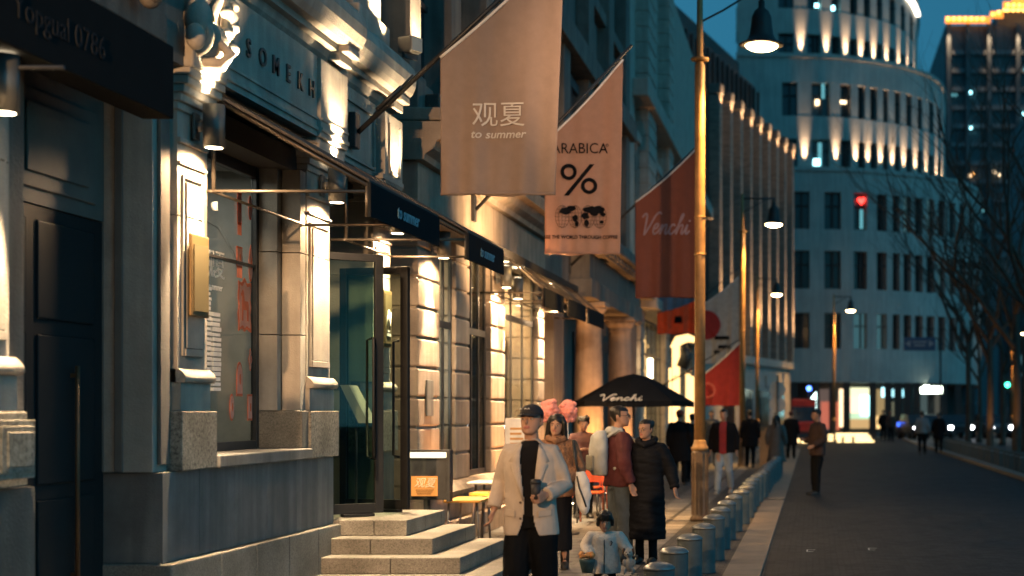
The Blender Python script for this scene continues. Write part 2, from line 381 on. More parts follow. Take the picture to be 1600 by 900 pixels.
b = MB(); b.tube([(-5.05, 10.55, .5), (-5.05, 10.55, 2.0)], .016); b.box(-5.095, -5.05, 10.54, 10.56, .55, .58); b.box(-5.095, -5.05, 10.54, 10.56, 1.92, 1.95)
b.build('handle', mat('aged brass', (.10,.06,.03), .5, .4), dr)
b = MB(); b.box(-5.32, -4.75, 9.33, 11.05, 4.05, 4.12); b.box(-5.3, -4.8, 9.4, 10.98, 4.0, 4.05, .01); b.box(-5.2, -4.9, 9.5, 10.9, 3.97, 4.0, .01); b.build('soffit', SHADED, B1)
# window bay: sill, jambs, header
b = MB(); b.box(-5.1, -4.615, 11.965, 14.18, 1.246, 1.345, .012); b.build('window_sill', DSTONE, B1)
b = MB(); b.box(-5.07, -4.66, 14.02, 14.2, 1.347, 1.69, .006); b.build('granite_block', GRAN2, B1)
b = MB()
for z0, z1 in ((1.692, 2.38), (2.388, 3.136), (3.144, 3.9)):
    b.box(-5.07, -4.885, 14.01, 14.2, z0, z1, .004); b.box(-4.875, -4.705, 14.10, 14.25, z0, z1, .004)
b.box(-5.07, -4.72, 11.88, 11.97, 1.347, 3.9)
b.build('window_jamb', STONE, B1)
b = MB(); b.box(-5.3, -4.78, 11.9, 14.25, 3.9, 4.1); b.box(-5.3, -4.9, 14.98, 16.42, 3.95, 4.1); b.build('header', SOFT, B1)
wf = MB()
wf.box(-5.13, -5.05, 11.97, 12.04, 1.346, 3.9, .006); wf.box(-5.105, -5.05, 13.95, 14.01, 1.346, 3.9, .006)
wf.box(-5.13, -5.055, 12.04, 13.95, 1.346, 1.42, .006); wf.box(-5.13, -5.055, 12.04, 13.95, 3.80, 3.9, .006)
wf.box(-5.10, -5.058, 12.04, 13.95, 2.985, 3.01)
wf = wf.build('window', BLACK, B1)
b = MB(); b.box(-5.092, -5.084, 12.04, 13.95, 1.42, 3.8); b.build('pane', GLASS, wf)
# display room behind the window
b = MB(); ROOMM = mat('display room plaster', (.36,.36,.34), .8, var=.1)
b.box(-8.0, -5.2, 14.5, 14.55, 1.2, 4.0); b.box(-8.05, -8.0, 11.5, 14.5, 1.2, 4.0); b.box(-8.0, -5.14, 11.5, 14.5, 1.15, 1.2); b.box(-8.0, -5.14, 11.5, 14.5, 3.95, 4.0); b.box(-8, -5.14, 11.45, 11.5, 1.2, 4)
b.tube([(-5.75 - .55*math.cos(t*math.pi/12), 14.49, 1.2 + 2.3*math.sin(t*math.pi/12)) for t in range(0, 13)], .012, 6)
b.build('interior', ROOMM, B1)
lamp('AREA', 'window_ceiling_light', (-5.6, 13.1, 3.9), 9, (1, .90, .78), B1, (0, 0, -1), (.6, 1.6))
# stickers on the pane : writing and paper charms
STK = MB()
lettering('观夏', .26, (-5.08, 13.05, 2.92), FACE_ST, WHITE, B1, sx=.85); lettering('to summer', .085, (-5.08, 13.05, 2.74), FACE_ST, WHITE, B1, shear=.2, sx=.85)
# stacked ragged white paper columns
b = MB(); rr = random.Random(3)
for col, (y0, w, n) in enumerate(((12.76, .13, 21), (12.93, .17, 16))):
    for i in range(n):
        z = 1.86 + i*.042; jw = rr.uniform(-.02, .02); b.box(-5.078, -5.05, y0+jw, y0+w+jw, z, z+.024 + rr.uniform(0, .01))
t = b.build('paper_stack', WHITE, None, (-5.06, 12.95, 1.86)); tag(t, 'stacked ragged white paper column display inside the display window edge', 'paper display')
# charms
CH = [(13.60, 3.48, .12, .34, 'tassel'), (13.86, 3.52, .10, .26, 'oval'), (13.60, 3.05, .16, .22, 'banner'), (13.87, 3.02, .11, .40, 'flame'), (13.72, 2.62, .36, .50, 'horse'),
      (13.60, 1.97, .17, .36, 'arch'), (13.86, 2.15, .09, .24, 'cross'), (13.42, 1.72, .13, .28, 'oval'), (13.85, 1.72, .13, .28, 'frame')]
RED = mat('orange red paper', (.85,.22,.10), .6); PINK = mat('pink paper', (.92,.58,.48), .6); cloth_through(RED, .2); cloth_through(PINK, .55); CHN = {'tassel': 'tall narrow tasselled charm', 'oval': 'oval charm', 'banner': 'square fringed charm', 'flame': 'flame shaped charm', 'horse': 'large scalloped charm with a red horse', 'arch': 'arched charm', 'cross': 'small cross shaped charm', 'frame': 'upright framed charm'}
def outline(kind, w, h, n=40):
    pts = []
    for k in range(n):
        a = 2*math.pi*k/n; c, s_ = math.cos(a), math.sin(a)
        if kind in ('oval',): x, z = c, s_
        elif kind == 'flame': x, z = c*(1-.75*max(0, s_)**2), s_*1.0 + .1*math.cos(5*a)*.3
        elif kind == 'cross': r = .62 + .38*abs(math.cos(2*a))**1.5; x, z = c*r, s_*r
        else:
            m_ = max(abs(c), abs(s_)); x, z = c/m_, s_/m_
            if kind == 'horse': x, z = x*(1 + .07*math.cos(9*a)), z*(1 + .06*math.cos(8*a)) + (.16*math.exp(-(x*2.6)**2) if z > .9 else 0)
            if kind == 'arch' and z > 0: x, z = c, s_
        pts.append((x*w/2, z*h/2))
    return pts
seen = 0
for (y, z, w, h, kd) in CH:
    lab = 'red and pink ' + CHN[kd] + ' stuck on the shop window'
    if kd == 'oval': lab = ('upper small red oval charm beside the tasselled one on the window' if z > 3 else 'lowest pale oval charm near the sill on the shop window')
    t = thing('paper_charm', lab, 'window charm', (-5.075, y, z), 'paper charms on the shop window')
    w *= .85; h *= .85; o = outline(kd, w, h); x = -5.079
    b = MB(); b.prism([(x, y+p, z+q) for p, q in o], (.004, 0, 0)); b.build('backing', RED, t)
    b = MB(); b.prism([(x+.0045, y+p*.82, z+q*.84) for p, q in o], (.003, 0, 0)); b.build('face', PINK, t)
    b = MB()
    if kd == 'horse':
        hp = [(p_*.8, q_*.8) for p_, q_ in [(-.10,-.16),(-.06,-.16),(-.055,-.04),(.05,-.04),(.06,-.16),(.10,-.16),(.10,.02),(.085,.06),(-.02,.06),(-.04,.15),(-.07,.19),(-.12,.14),(-.115,.11),(-.085,.12),(-.10,.02)]]
        b.prism([(x+.008, y+p, z+q) for p, q in hp], (.003, 0, 0))
    else:
        b.prism([(x+.008, y+p*.22, z+q*.32) for p, q in outline('cross' if kd == 'oval' else 'oval', w, h, 16)], (.003, 0, 0))
    if kd in ('tassel', 'banner'):
        for i in range(5): b.box(x, x+.005, y-w*.4+i*w*.19, y-w*.4+i*w*.19+.008, z-h/2-.09, z-h/2)
    b.build('motif', RED, t)
# bronze plaque on pilaster
t = thing('wall_plaque', 'tall gold framed wall plaque on the lit pilaster left of the window', 'plaque', (-4.67, 11.6, 2.4))
b = MB(); b.box(-4.66, -4.635, 11.46, 11.80, 2.40, 3.02, .01); b.build('frame', mat('bronze frame', (.22,.14,.06), .4, .6), t)
b = MB(); b.box(-4.635, -4.628, 11.50, 11.77, 2.44, 2.94); b.build('face', mat('gold leaf panel', (.12,.09,.04), .55, .2), t)
# door bay with two open glass leaves
b = MB(); b.box(-5.6, -5.55, 14.98, 16.42, 3.30, 3.95); b.box(-5.55, -5.53, 15.1, 15.65, 3.38, 3.88, .01); b.box(-5.55, -5.53, 15.75, 16.3, 3.38, 3.88, .01)
b.build('door_header', TIMB, B1)
b = MB(); b.box(-7.5, -5.3, 16.42, 16.5, .6, 4); b.box(-7.5, -7.45, 15, 16.42, .6, 4); b.box(-7.5, -5.2, 14.98, 15.02, .6, 3.95); b.box(-7.5, -5.3, 15.02, 16.42, .55, .6); b.box(-5.4, -4.72, 14.95, 14.975, 1.25, 3.95)
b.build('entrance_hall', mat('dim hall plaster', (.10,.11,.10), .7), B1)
def leaf(hx, hy, ex, ey, z0, z1):
    """glazed door leaf between the hinge and the free edge"""
    h, e = Vector((hx, hy, 0)), Vector((ex, ey, 0)); L_ = (e-h).length; d = (e-h)/L_; nrm = Vector((d.y, -d.x, 0))
    M = Matrix(((d.x, nrm.x, 0, hx), (d.y, nrm.y, 0, hy), (0,0,1,0), (0,0,0,1)))
    f = MB(); f.T = M
    f.box(0, .075, -.028, .028, z0, z1, .004); f.box(L_-.085, L_, -.028, .028, z0, z1, .004)
    f.box(.075, L_-.085, -.027, .027, z1-.075, z1, .004); f.box(.075, L_-.085, -.027, .027, z0, z0+.10, .004); f.box(L_-.42, L_-.1, -.05, .05, z0-.03, z0-.002, .005)
    d_ = f.build('door', mat('black door frame', (.014,.014,.015), .55, spec=.2), B1)
    g = MB(); g.T = M; g.box(.075, L_-.085, -.005, .005, z0+.10, z1-.075); g.build('pane', glassm('door glass', (.72,.80,.75), .02, 0, .35) if 'door glass' not in MATS else MATS['door glass'], d_)
    g = MB(); g.T = M
    for s_ in (-1, 1): g.tube([(L_-.10, s_*.03, z0+.55), (L_-.13, s_*.085, z0+.57), (L_-.13, s_*.085, z0+1.75), (L_-.10, s_*.03, z0+1.77)], .014, 8)
    g.build('handle', MATS['black door frame'], d_)
leaf(-5.02, 15.12, -4.375, 15.62, .655, 3.27); leaf(-5.02, 16.34, -4.24, 16.12, .655, 3.20)
# frieze, mouldings, letters, cornice
b = MB()
b.box(-5.2, -4.57, 11.3, 14.16, 4.22, 4.96); b.box(-5.2, -4.535, 14.165, 14.98, 4.22, 4.94, .006); b.box(-5.2, -4.68, 14.985, 16.45, 4.12, 4.96); b.box(-5.2, -4.58, 16.455, 17.15, 4.14, 4.9, .006)
b.box(-5.2, -4.56, 14.2, 14.95, 4.07, 4.2, .006)
for y0, y1, x in ((11.3, 14.155, -4.57), (14.17, 14.98, -4.535)): b.box(x, x+.018, y0, y1, 4.27, 4.305, .006); b.box(x, x+.014, y0, y1, 4.37, 4.395, .004)
# panel relief
for (y0, y1, z0, z1) in ((15.15, 16.35, 4.24, 4.84),): 
    b.box(-4.68, -4.655, y0, y0+.03, z0, z1, .004); b.box(-4.68, -4.655, y1-.03, y1, z0, z1, .004); b.box(-4.68, -4.655, y0+.03, y1-.03, z1-.03, z1, .004); b.box(-4.68, -4.655, y0+.03, y1-.03, z0, z0+.03, .004)
b.box(-4.58, -4.562, 16.58, 16.61, 4.25, 4.8, .004); b.box(-4.58, -4.562, 17.0, 17.03, 4.25, 4.8, .004); b.box(-4.58, -4.562, 16.61, 17.0, 4.25, 4.28, .004)
b.build('frieze', STONE, B1)
for ch, y in zip('SOMEKH', (12.42, 12.74, 13.05, 13.36, 13.67, 13.98)): lettering(ch, .215, (-4.566, y, 4.615), FACE_ST, mat('dark letter metal', (.05,.05,.05), .5), B1, extrude=.012, bold=.003)
def cornice(D0, D1, dx):
    pr = [(-5.2, 4.97), (-4.62, 4.97), (-4.58, 5.02), (-4.56, 5.09), (-4.50, 5.10), (-4.50, 5.16), (-4.42, 5.17), (-4.38, 5.22), (-4.345, 5.30), (-4.335, 5.40), (-4.36, 5.50), (-4.42, 5.57), (-4.5, 5.60), (-5.2, 5.62)]
    c = MB(); c.prism([(x + dx if x > -5.1 else x, D0, z) for x, z in pr], (0, D1-D0, 0), False)
    yy = D0 + .3
    o_ = c.build('cornice', STONE, B1)
    c = MB()
    for q in ((D1-.42, D1-.05),): c.box(-4.7+dx, -4.47+dx, q[0], q[1], 5.0, 5.09, .01); c.box(-4.7+dx, -4.40+dx, q[0]+.05, q[1]+.02, 5.095, 5.165, .012)
    c.build('cornice_bracket', STONE, B1)
cornice(7.0, 14.95, 0.0); cornice(14.955, 17.2, -.10)
# scroll console over the first pilaster
b = MB(); pts = []
for i in range(30):
    t_ = i/29; a = t_*2.6*math.pi; r_ = .125*(1-t_*.75); pts.append((-4.56 + r_*math.sin(a)*.9, 11.5, 4.45 + r_*math.cos(a)*1.1))
for dy in (-.14, .0, .14): b.tube([(p[0], p[1]+dy, p[2]) for p in pts], [.038]*29 + [.015], 8)
b.tube([(-4.52, 11.5, 4.62), (-4.44, 11.55, 4.85), (-4.36, 11.6, 5.15)], [.05, .035, .02], 10); b.tube([(-4.56, 11.82, 5.0), (-4.50, 11.86, 4.72), (-4.54, 11.86, 4.45)], [.02, .07, .045], 10)
for i in range(9): b.ell((-4.5 + .03*math.sin(i*2.1), 11.80 + .05*(i % 3), 4.42 + .055*i), (.055, .045, .05), 10, 7)
b.ell((-4.55, 11.36, 4.6), (.10, .12, .16)); b.ell((-4.5, 11.2, 4.42), (.07, .08, .1)); b.box(-4.9, -4.55, 11.28, 11.95, 4.22, 4.5, .02)
b.tube([(-4.62, 11.5, 4.3), (-4.42, 11.5, 4.28), (-4.36, 11.5, 4.36), (-4.44, 11.5, 4.44)], [.06, .05, .045, .03], 10)
b.build('scroll_console', STONE, B1)
# big shadowed console left of it, above the sign board
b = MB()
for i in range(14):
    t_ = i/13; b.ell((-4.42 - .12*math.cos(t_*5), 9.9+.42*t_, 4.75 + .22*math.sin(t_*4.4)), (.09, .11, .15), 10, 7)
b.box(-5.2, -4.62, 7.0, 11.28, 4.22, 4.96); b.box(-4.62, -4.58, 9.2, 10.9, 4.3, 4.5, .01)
b.build('entablature', SHADED, B1)
# upper storey
b = MB()
b.box(-7, -5.35, 6, 17.2, 5.62, 12); b.box(-5.35, -4.85, 14.9, 15.35, 5.62, 12); b.box(-5.35, -4.72, 16.0, 17.15, 5.62, 5.95, .02); b.box(-5.35, -4.80, 16.05, 17.08, 5.95, 12, .01); b.box(-5.35, -4.85, 6.5, 12.8, 5.62, 12)
b.box(-5.3, -4.9, 12.8, 14.9, 5.62, 6.0)
b.build('upper_wall', STONE, B1)
b = MB(); b.box(-5.345, -5.3, 12.85, 14.88, 6.0, 9.5); b.box(-5.345, -5.3, 15.36, 16.04, 5.7, 9.5); b.build('window', DGLASS, B1)
b = MB(); b.box(-12, -5.36, 6, 17.25, 0, .05); b.box(-12, -11.9, 6, 17.25, 0, 12); b.box(-12, -5.2, 17.2, 17.29, 0, 12); b.box(-12, -5.2, 5.9, 6, 0, 12); b.box(-12, -5.2, 6, 17.25, 12, 12.2); b.box(-5.5, -5.37, 6, 11.9, .0, 5.6); b.box(-8.2, -5.4, 6.05, 17.2, 4.12, 4.2)
b.box(-5.2, -4.335, 7.55, 7.85, 0, 2.6); b.box(-5.2, -4.42, 7.55, 7.85, 2.602, 4.1); b.build('rear_wall', STONE2, B1)  # two front boxes: added unseen fin that shades the doorway from the floodlight
# ================================================================== STEPS
t = thing('granite_steps', 'four broad granite steps leading up to the open glass doors', 'steps', (-4.2, 15, 0))
yb = 16.58
for i, (y0, x1, z0, z1, nm) in enumerate(((14.12, -2.98, .0, .155, 0), (14.42, -3.31, .156, .31, 0), (14.72, -3.645, .311, .465, 0), (15.02, -3.97, .466, .62, 0))):
    b = MB(); rr = random.Random(i)
    xl = (-4.70, -4.68, -4.64, -4.64)[i]
    xs = [xl, xl + (x1-xl)*(.40 + .12*(i % 2)), x1]
    for a, c in zip(xs, xs[1:]):
        if c == x1:
            ys = [y0, y0+.72, y0+1.4, yb+.012*(3-i)]
            for q, w in zip(ys, ys[1:]): b.box(a+.002, c, q+.0015, w-.0015, z0, z1, .009)
        else: b.box(a, c-.002, y0, yb+.012*(3-i), z0, z1, .009)
    b.build('step', GRAN2, t)
b = MB(); b.box(-5.5, -4.645, 15.03, 16.40, .0, .618, .004); b.build('threshold', GRAN2, t)
# ================================================================== BUILDING 2 (rusticated piers)
B2 = thing('rusticated_building', 'stone building of banded rusticated piers with tall shop windows beyond the glass doors', 'building', (-4.7, 22, 0))
def rust(mb, D0, D1, xf, z0, z1, h=.36, g=.03, back=.6):
    mb.box(xf-.03, xf-back, D0+.025, D1-.025, z0, z1)
    z = z0; i = 0
    while z < z1 - .05:
        hh = min(h, z1-z) - g
        mb.box(xf, xf-back+.01, D0, D1, z, z+hh, .018); z += h; i += 1
b = MB()
for D0, D1 in ((18.3, 19.35), (20.25, 21.05), (22.45, 23.45), (26.3, 26.9)): rust(b, D0, D1, -4.70, .78, 4.0)
b.build('pier', STONE2, B2)
b = MB()
b.box(-5.5, -4.55, 18.3, 19.4, 0, .30, .012); b.box(-5.5, -4.62, 18.3, 23.5, .302, .60, .012)
b.prism([(-5.5, 18.3, .602), (-4.58, 18.3, .602), (-4.56, 18.3, .66), (-4.60, 18.3, .72), (-4.66, 18.3, .775), (-5.5, 18.3, .775)], (0, 5.2, 0)); b.box(-5.5, -4.5, 19.42, 23.5, 0, .298, .012); b.box(-5.5, -4.6, 26.2, 27, 0, .77, .012)
b.build('plinth', STONE2, B2)
b = MB(); b.box(-5.5, -4.705, 18.3, 27, 4.02, 4.66, .004); b.box(-5.2, -4.66, 18.28, 27, 4.02, 4.10, .01); b.build('frieze', STONE2, B2)
b = MB(); pr = [(-5.5, 4.67), (-4.62, 4.67), (-4.60, 4.74), (-4.5, 4.80), (-4.46, 4.90), (-4.34, 4.92), (-4.32, 5.06), (-4.36, 5.12), (-5.5, 5.14)]
b.prism([(x, 18.22, z) for x, z in pr], (0, 8.8, 0)); b.box(-5.5, -4.42, 18.26, 18.9, 5.142, 5.3, .02); b.build('cornice', STONE2, B2); b = MB(); b.box(-4.7, -4.38, 17.3, 28.7, 3.88, 4.0, .006); b.build('canopy_rail', mat('dark canopy rail', (.03,.028,.026), .7, spec=.2), B2)
b = MB(); b.box(-7, -5.25, 17.6, 27, 5.142, 13); b.box(-5.25, -4.72, 18.36, 19.1, 5.3, 5.66, .012); b.box(-5.25, -4.78, 18.40, 19.02, 5.66, 5.78, .02); b.box(-5.25, -4.84, 18.46, 18.98, 5.78, 13, .01)
for D0 in (20.6, 22.8, 25.0): b.box(-5.25, -4.84, D0, D0+.55, 5.14, 13, .01)
b.box(-5.25, -5.0, 19.1, 27, 8.8, 9.4); b.build('upper_wall', SHADED, B2)
for D0, D1 in ((19.15, 20.55), (21.2, 22.75), (23.4, 24.95)):
    b = MB(); b.box(-5.245, -5.2, D0, D1, 5.2, 8.8); w_ = b.build('window', DGLASS, B2)
    b = MB(); b.box(-5.2, -5.15, (D0+D1)/2-.04, (D0+D1)/2+.04, 5.2, 8.8); b.box(-5.2, -5.15, D0, D1, 7.0, 7.08); b.build('frame', DOORM, w_)
def shopwin(B, D0, D1, z0, z1, x=-4.98, nv=1, tr=2.75, gm=None, back=None):
    f = MB()
    f.box(x-.02, x+.012, D0, D0+.07, z0, z1); f.box(x-.02, x+.012, D1-.07, D1, z0, z1); f.box(x-.019, x+.011, D0+.07, D1-.07, z0, z0+.08); f.box(x-.019, x+.011, D0+.07, D1-.07, z1-.08, z1)
    f.box(x-.018, x+.02, D0+.07, D1-.07, tr, tr+.09)
    for i in range(nv): y = D0 + (D1-D0)*(i+1)/(nv+1); f.box(x-.017, x+.010, y-.025, y+.025, z0+.08, tr-.001); f.box(x-.017, x+.010, y-.025, y+.025, tr+.091, z1-.08)
    w_ = f.build('window', BLACK, B)
    g_ = MB(); g_.box(x-.012, x-.006, D0+.07, D1-.07, z0+.08, z1-.08); g_.build('pane', gm or GLASS, w_)
    return w_
shopwin(B2, 19.36, 20.24, .78, 4.0, nv=1, x=-4.77); shopwin(B2, 21.06, 22.44, .78, 4.0, nv=2, x=-4.79); shopwin(B2, 23.46, 26.29, .35, 4.0, nv=2, x=-4.80, tr=3.1)
b = MB(); RM2 = mat('shop interior plaster', (.45,.38,.30), .8)
b.box(-8, -5.2, 20.7, 20.75, .3, 4); b.box(-8, -7.95, 18.3, 26.5, .3, 4.01); b.box(-8, -5.2, 18.3, 26.5, .3, .35); b.box(-8, -5.2, 18.3, 26.5, 4.0, 4.02); b.box(-8, -5.2, 18.25, 18.3, .3, 4); b.box(-8, -5.2, 26.5, 26.55, .3, 4); b.box(-8, -5.2, 23.0, 23.05, .3, 4)
b.build('interior', RM2, B2)
b = MB(); b.box(-5.5, -5.15, 21.3, 22.42, .78, 4); b.build('blind', mat('dark blind', (.05,.05,.045), .8), B2)
b = MB(); b.box(-12, -11.9, 17.3, 27, 0, 13); b.box(-12, -5.2, 17.3, 17.35, 4.2, 13); b.box(-12, -5.2, 26.95, 27, 0, 13); b.box(-12, -5.2, 17.3, 27, 13, 13.2); b.box(-5.5, -5.1, 17.3, 18.3, 0, 4.2); b.build('rear_wall', STONE2, B2)
lamp('AREA', 'shop_ceiling_light', (-5.7, 19.7, 3.9), 30, (1, .8, .5), B2, (0, 0, -1), (1, 1))
lamp('AREA', 'shop_ceiling_light', (-5.7, 24.9, 3.9), 160, (1, .58, .26), B2, (0, 0, -1), (1.2, 2.4))
# bright tube and lamps in the shop windows
t = thing('tube_light', 'tall white tube light glowing behind the narrow shop window', 'lamp', (-4.95, 19.9, .35))
b = MB(); b.tube([(-4.98, 19.75, 1.6), (-4.98, 19.75, 2.95)], .035, 10); b.build('tube', emis('white tube glow', (1, .93, .78), 9), t)
b = MB(); b.box(-5.04, -4.92, 19.69, 19.81, 1.52, 1.6); b.box(-5.04, -4.92, 19.69, 19.81, 2.95, 3.0); b.tube([(-4.98, 19.75, .35), (-4.98, 19.75, 1.52)], .02); b.build('bracket', BLACK, t)
pl = None
for i, (y, x, z) in enumerate(((24.0, -5.45, 1.9), (24.6, -5.6, 2.55), (25.2, -5.5, 1.75), (25.7, -5.5, 2.3), (26.05, -5.4, 3.3))):
    if pl is None:
        t = thing('pendant_lamp', 'glowing', 'lamp', (0,0,0), 'glowing pendant lamps in the warm shop', local=True)
        b = MB(); b.lathe((0,0,0), [(0,-.16), (.06,-.15), (.08,-.05), (.08,.12), (.05,.18), (0,.19)], 14); b.build('globe', emis('warm lamp glow', (1, .72, .40), 14), t)
        b = MB(); b.tube([(0,0,.19), (0,0,3.98-1.4)], .006, 6); b.build('cord', BLACK, t); pl = t
    else: t = copy_tree(pl)
    t.location = (x, y, z); t['label'] = ['glowing warm pendant lamp lowest at the near side of the bright shop window', 'glowing warm pendant lamp hung high over the middle of the shop shelves', 'glowing warm pendant lamp hung lowest in the shop, by the far shelf', 'glowing warm pendant lamp at mid height by the far end of the shop', 'glowing warm pendant lamp right under the far ceiling of the bright shop'][i]
    for c in t.children:
        if c.name.startswith('cord'): c.scale = (1, 1, (3.98 - z - .19)/2.39); c.location = (0, 0, .19 - .19*c.scale[2])
t = thing('display_shelf', 'warm lit shop shelf of red and cream goods behind the glass', 'shelf', (-6, 26, .35))
b = MB()
for z in (.6, 1.1, 1.6, 2.1, 2.6): b.box(-7.2, -5.3, 26.15, 26.48, z, z+.03)
b.box(-7.25, -7.2, 26.15, 26.48, .35, 2.9); b.box(-5.3, -5.25, 26.15, 26.48, .35, 2.9); b.build('frame', TIMB, t)
rr = random.Random(5); cols = [RED, PINK, WHITE, mat('amber tins', (.55,.28,.08), .5), mat('cream tins', (.6,.5,.36), .5)]
for z in (.63, 1.13, 1.63, 2.13):
    x = -7.1
    while x < -5.45:
        w = rr.uniform(.09, .2); h = rr.uniform(.15, .36); b = MB(); b.box(x, x+w-.015, 26.2, 26.4, z, z+h, .01); b.build('tin', rr.choice(cols), t); x += w + .03
# ================================================================== BUILDING 3 (portico)
B3 = thing('portico_building', 'old stone building with round entrance columns glowing orange under a heavy entablature', 'building', (-4.7, 33, 0))
b = MB(); b.box(-7, -5.25, 27, 42, 0, 14); b.box(-12, -7, 27, 27.1, 0, 14); b.box(-12, -7, 41.9, 42, 0, 14); b.box(-12, -11.9, 27.1, 41.9, 0, 14); b.box(-12, -5.2, 27, 42, 14, 14.3)
b.box(-5.25, -4.85, 27.05, 27.7, .35, 4.0, .015); b.box(-5.25, -4.8, 28.5, 29.6, .35, 4.0, .015); b.box(-5.25, -4.8, 39.5, 41.9, .35, 4.0, .015); b.box(-5.25, -4.5, 27.02, 41.95, 0, .35, .02)
b.build('wall', MATS['shade darkened limestone'], B3)
for D in (31.2, 36.3):
    b = MB(); b.lathe((-4.55, D, .352), [(.40,0), (.40,.1), (.37,.12), (.36,.18), (.31,.22), (.29,.28), (.30,.9), (.285,1.8), (.26,2.9), (.25,3.15), (.28,3.2), (.27,3.24), (.30,3.3), (.36,3.38), (.36,3.42)], 28)
    b.box(-4.93, -4.17, D-.38, D+.38, 3.775, 3.87, .01)
    b.build('column', STONE2, B3)
b = MB()
b.box(-5.25, -4.28, 29.8, 38.5, 3.88, 4.25, .02); b.box(-5.25, -4.33, 29.85, 38.45, 4.25, 4.75, .01); b.box(-5.25, -4.12, 29.6, 38.7, 4.75, 4.9, .02); b.box(-5.25, -3.95, 29.4, 38.9, 4.9, 5.15, .04)
b.box(-5.25, -4.7, 27, 29.6, 4.02, 4.75, .02); b.box(-5.25, -4.55, 27, 29.4, 4.75, 5.1, .03); b.box(-5.25, -4.7, 38.9, 42, 4.0, 4.7, .02); b.box(-5.25, -4.35, 38.95, 42.2, 4.7, 5.1, .03)
for i in range(16): b.box(-4.25, -4.05, 29.8+i*.56, 30.05+i*.56, 4.79, 4.899, .01)
b.build('entablature', SHADED, B3)
b = MB()
for D in (27.2, 30.6, 34.0, 37.4, 40.8): b.box(-5.25, -4.95, D, D+.8, 5.16, 14, .02)
b.box(-5.25, -4.8, 27, 42, 9.0, 9.5, .02); b.box(-5.25, -5.02, 27, 42, 11.0, 11.3, .02)
b.build('upper_pilaster', SHADED, B3)
for D in (28.3, 31.7, 35.1, 38.5):
    b = MB(); b.box(-5.249, -5.2, D, D+2.0, 5.6, 8.6); w_ = b.build('window', DGLASS, B3)
    b = MB(); b.box(-5.2, -5.14, D-.1, D+2.1, 8.6, 8.8); b.box(-5.2, -5.14, D+.96, D+1.04, 5.6, 8.6); b.box(-5.2, -5.12, D-.1, D+2.1, 5.45, 5.6); b.build('frame', DOORM, w_)
    b = MB(); b.box(-5.249, -5.18, D+.2, D+1.8, 9.6, 10.9, .03); b.build('relief_panel', SHADED, B3)
for D in (29.7, 33.4, 37.6):
    b = MB(); b.box(-5.249, -5.2, D+.1, D+1.6, .35, 3.4); d_ = b.build('door', DOORM, B3)
    b = MB(); b.box(-5.2, -5.17, D+.2, D+.8, .6, 3.1, .01); b.box(-5.2, -5.17, D+.9, D+1.5, .6, 3.1, .01); b.build('door_panel', TIMB, d_)
# ================================================================== BUILDING 4 (quoined, bright shop)
B4 = thing('quoined_building', 'tall stone building with a banded quoin strip and a glowing shop entrance beyond the portico', 'building', (-4.7, 52, 0))
b = MB(); b.box(-12, -5.05, 42.3, 43.5, 0, 17); b.box(-12, -5.2, 43.5, 71, 4.6, 17); b.box(-12, -5.0, 56, 58, 0, 4.6); b.box(-12, -5.0, 64, 71, 0, 4.6); b.box(-12, -11, 43.5, 64, 0, 4.6)
b.box(-5.2, -4.3, 42.4, 71, 4.5, 4.8, .03); b.box(-5.2, -4.5, 42.4, 71, 4.8, 5.1, .03); b.box(-5.2, -4.6, 43, 71, 10.5, 11, .03)
b.build('wall', STONE, B4)
b = MB(); rust(b, 45.0, 47.2, -4.8, 5.12, 17, .46, .05, .45); rust(b, 51.5, 53, -4.8, 5.12, 17, .46, .05, .45); rust(b, 42.4, 43.4, -4.75, .3, 4.5, .42, .04, .3); rust(b, 50.5, 52.2, -4.85, .3, 4.5, .42, .04, .6); b.build('quoin', STONE, B4)
for D in (43.6, 48.3, 49.9, 54.2, 57, 60, 63, 66): 
    b = MB(); b.box(-5.195, -5.1, D, D+1.2, 5.8, 9.4); w_ = b.build('window', DGLASS, B4)
    b = MB(); b.box(-5.1, -5.05, D+.56, D+.64, 5.8, 9.4); b.box(-5.1, -5.0, D-.1, D+1.3, 9.4, 9.7, .02); b.build('frame', STONE, w_)
shopwin(B4, 43.5, 50.4, .3, 4.4, x=-5.0, nv=4, tr=3.3); shopwin(B4, 52.3, 55.9, .3, 4.4, x=-5.0, nv=2, tr=3.3); shopwin(B4, 58, 63.9, .3, 4.4, x=-5.0, nv=3, tr=3.3)
lamp('AREA', 'shop_ceiling_light', (-7, 47, 4.4), 130, (1, .66, .34), B4, (0, 0, -1), (3, 5)); lamp('AREA', 'shop_ceiling_light', (-7, 57.5, 4.4), 200, (1, .66, .34), B4, (0, 0, -1), (3, 9))
b = MB(); b.box(-11, -10.9, 43.5, 64, 0, 4.5); b.box(-11, -5.2, 43.5, 64, .2, .25); b.box(-11, -5.2, 43.5, 64, 4.45, 4.49); b.box(-11, -5.2, 55.95, 56, 0, 4.5); b.box(-11, -5.2, 63.95, 64, 0, 4.5); b.build('interior', RM2, B4)
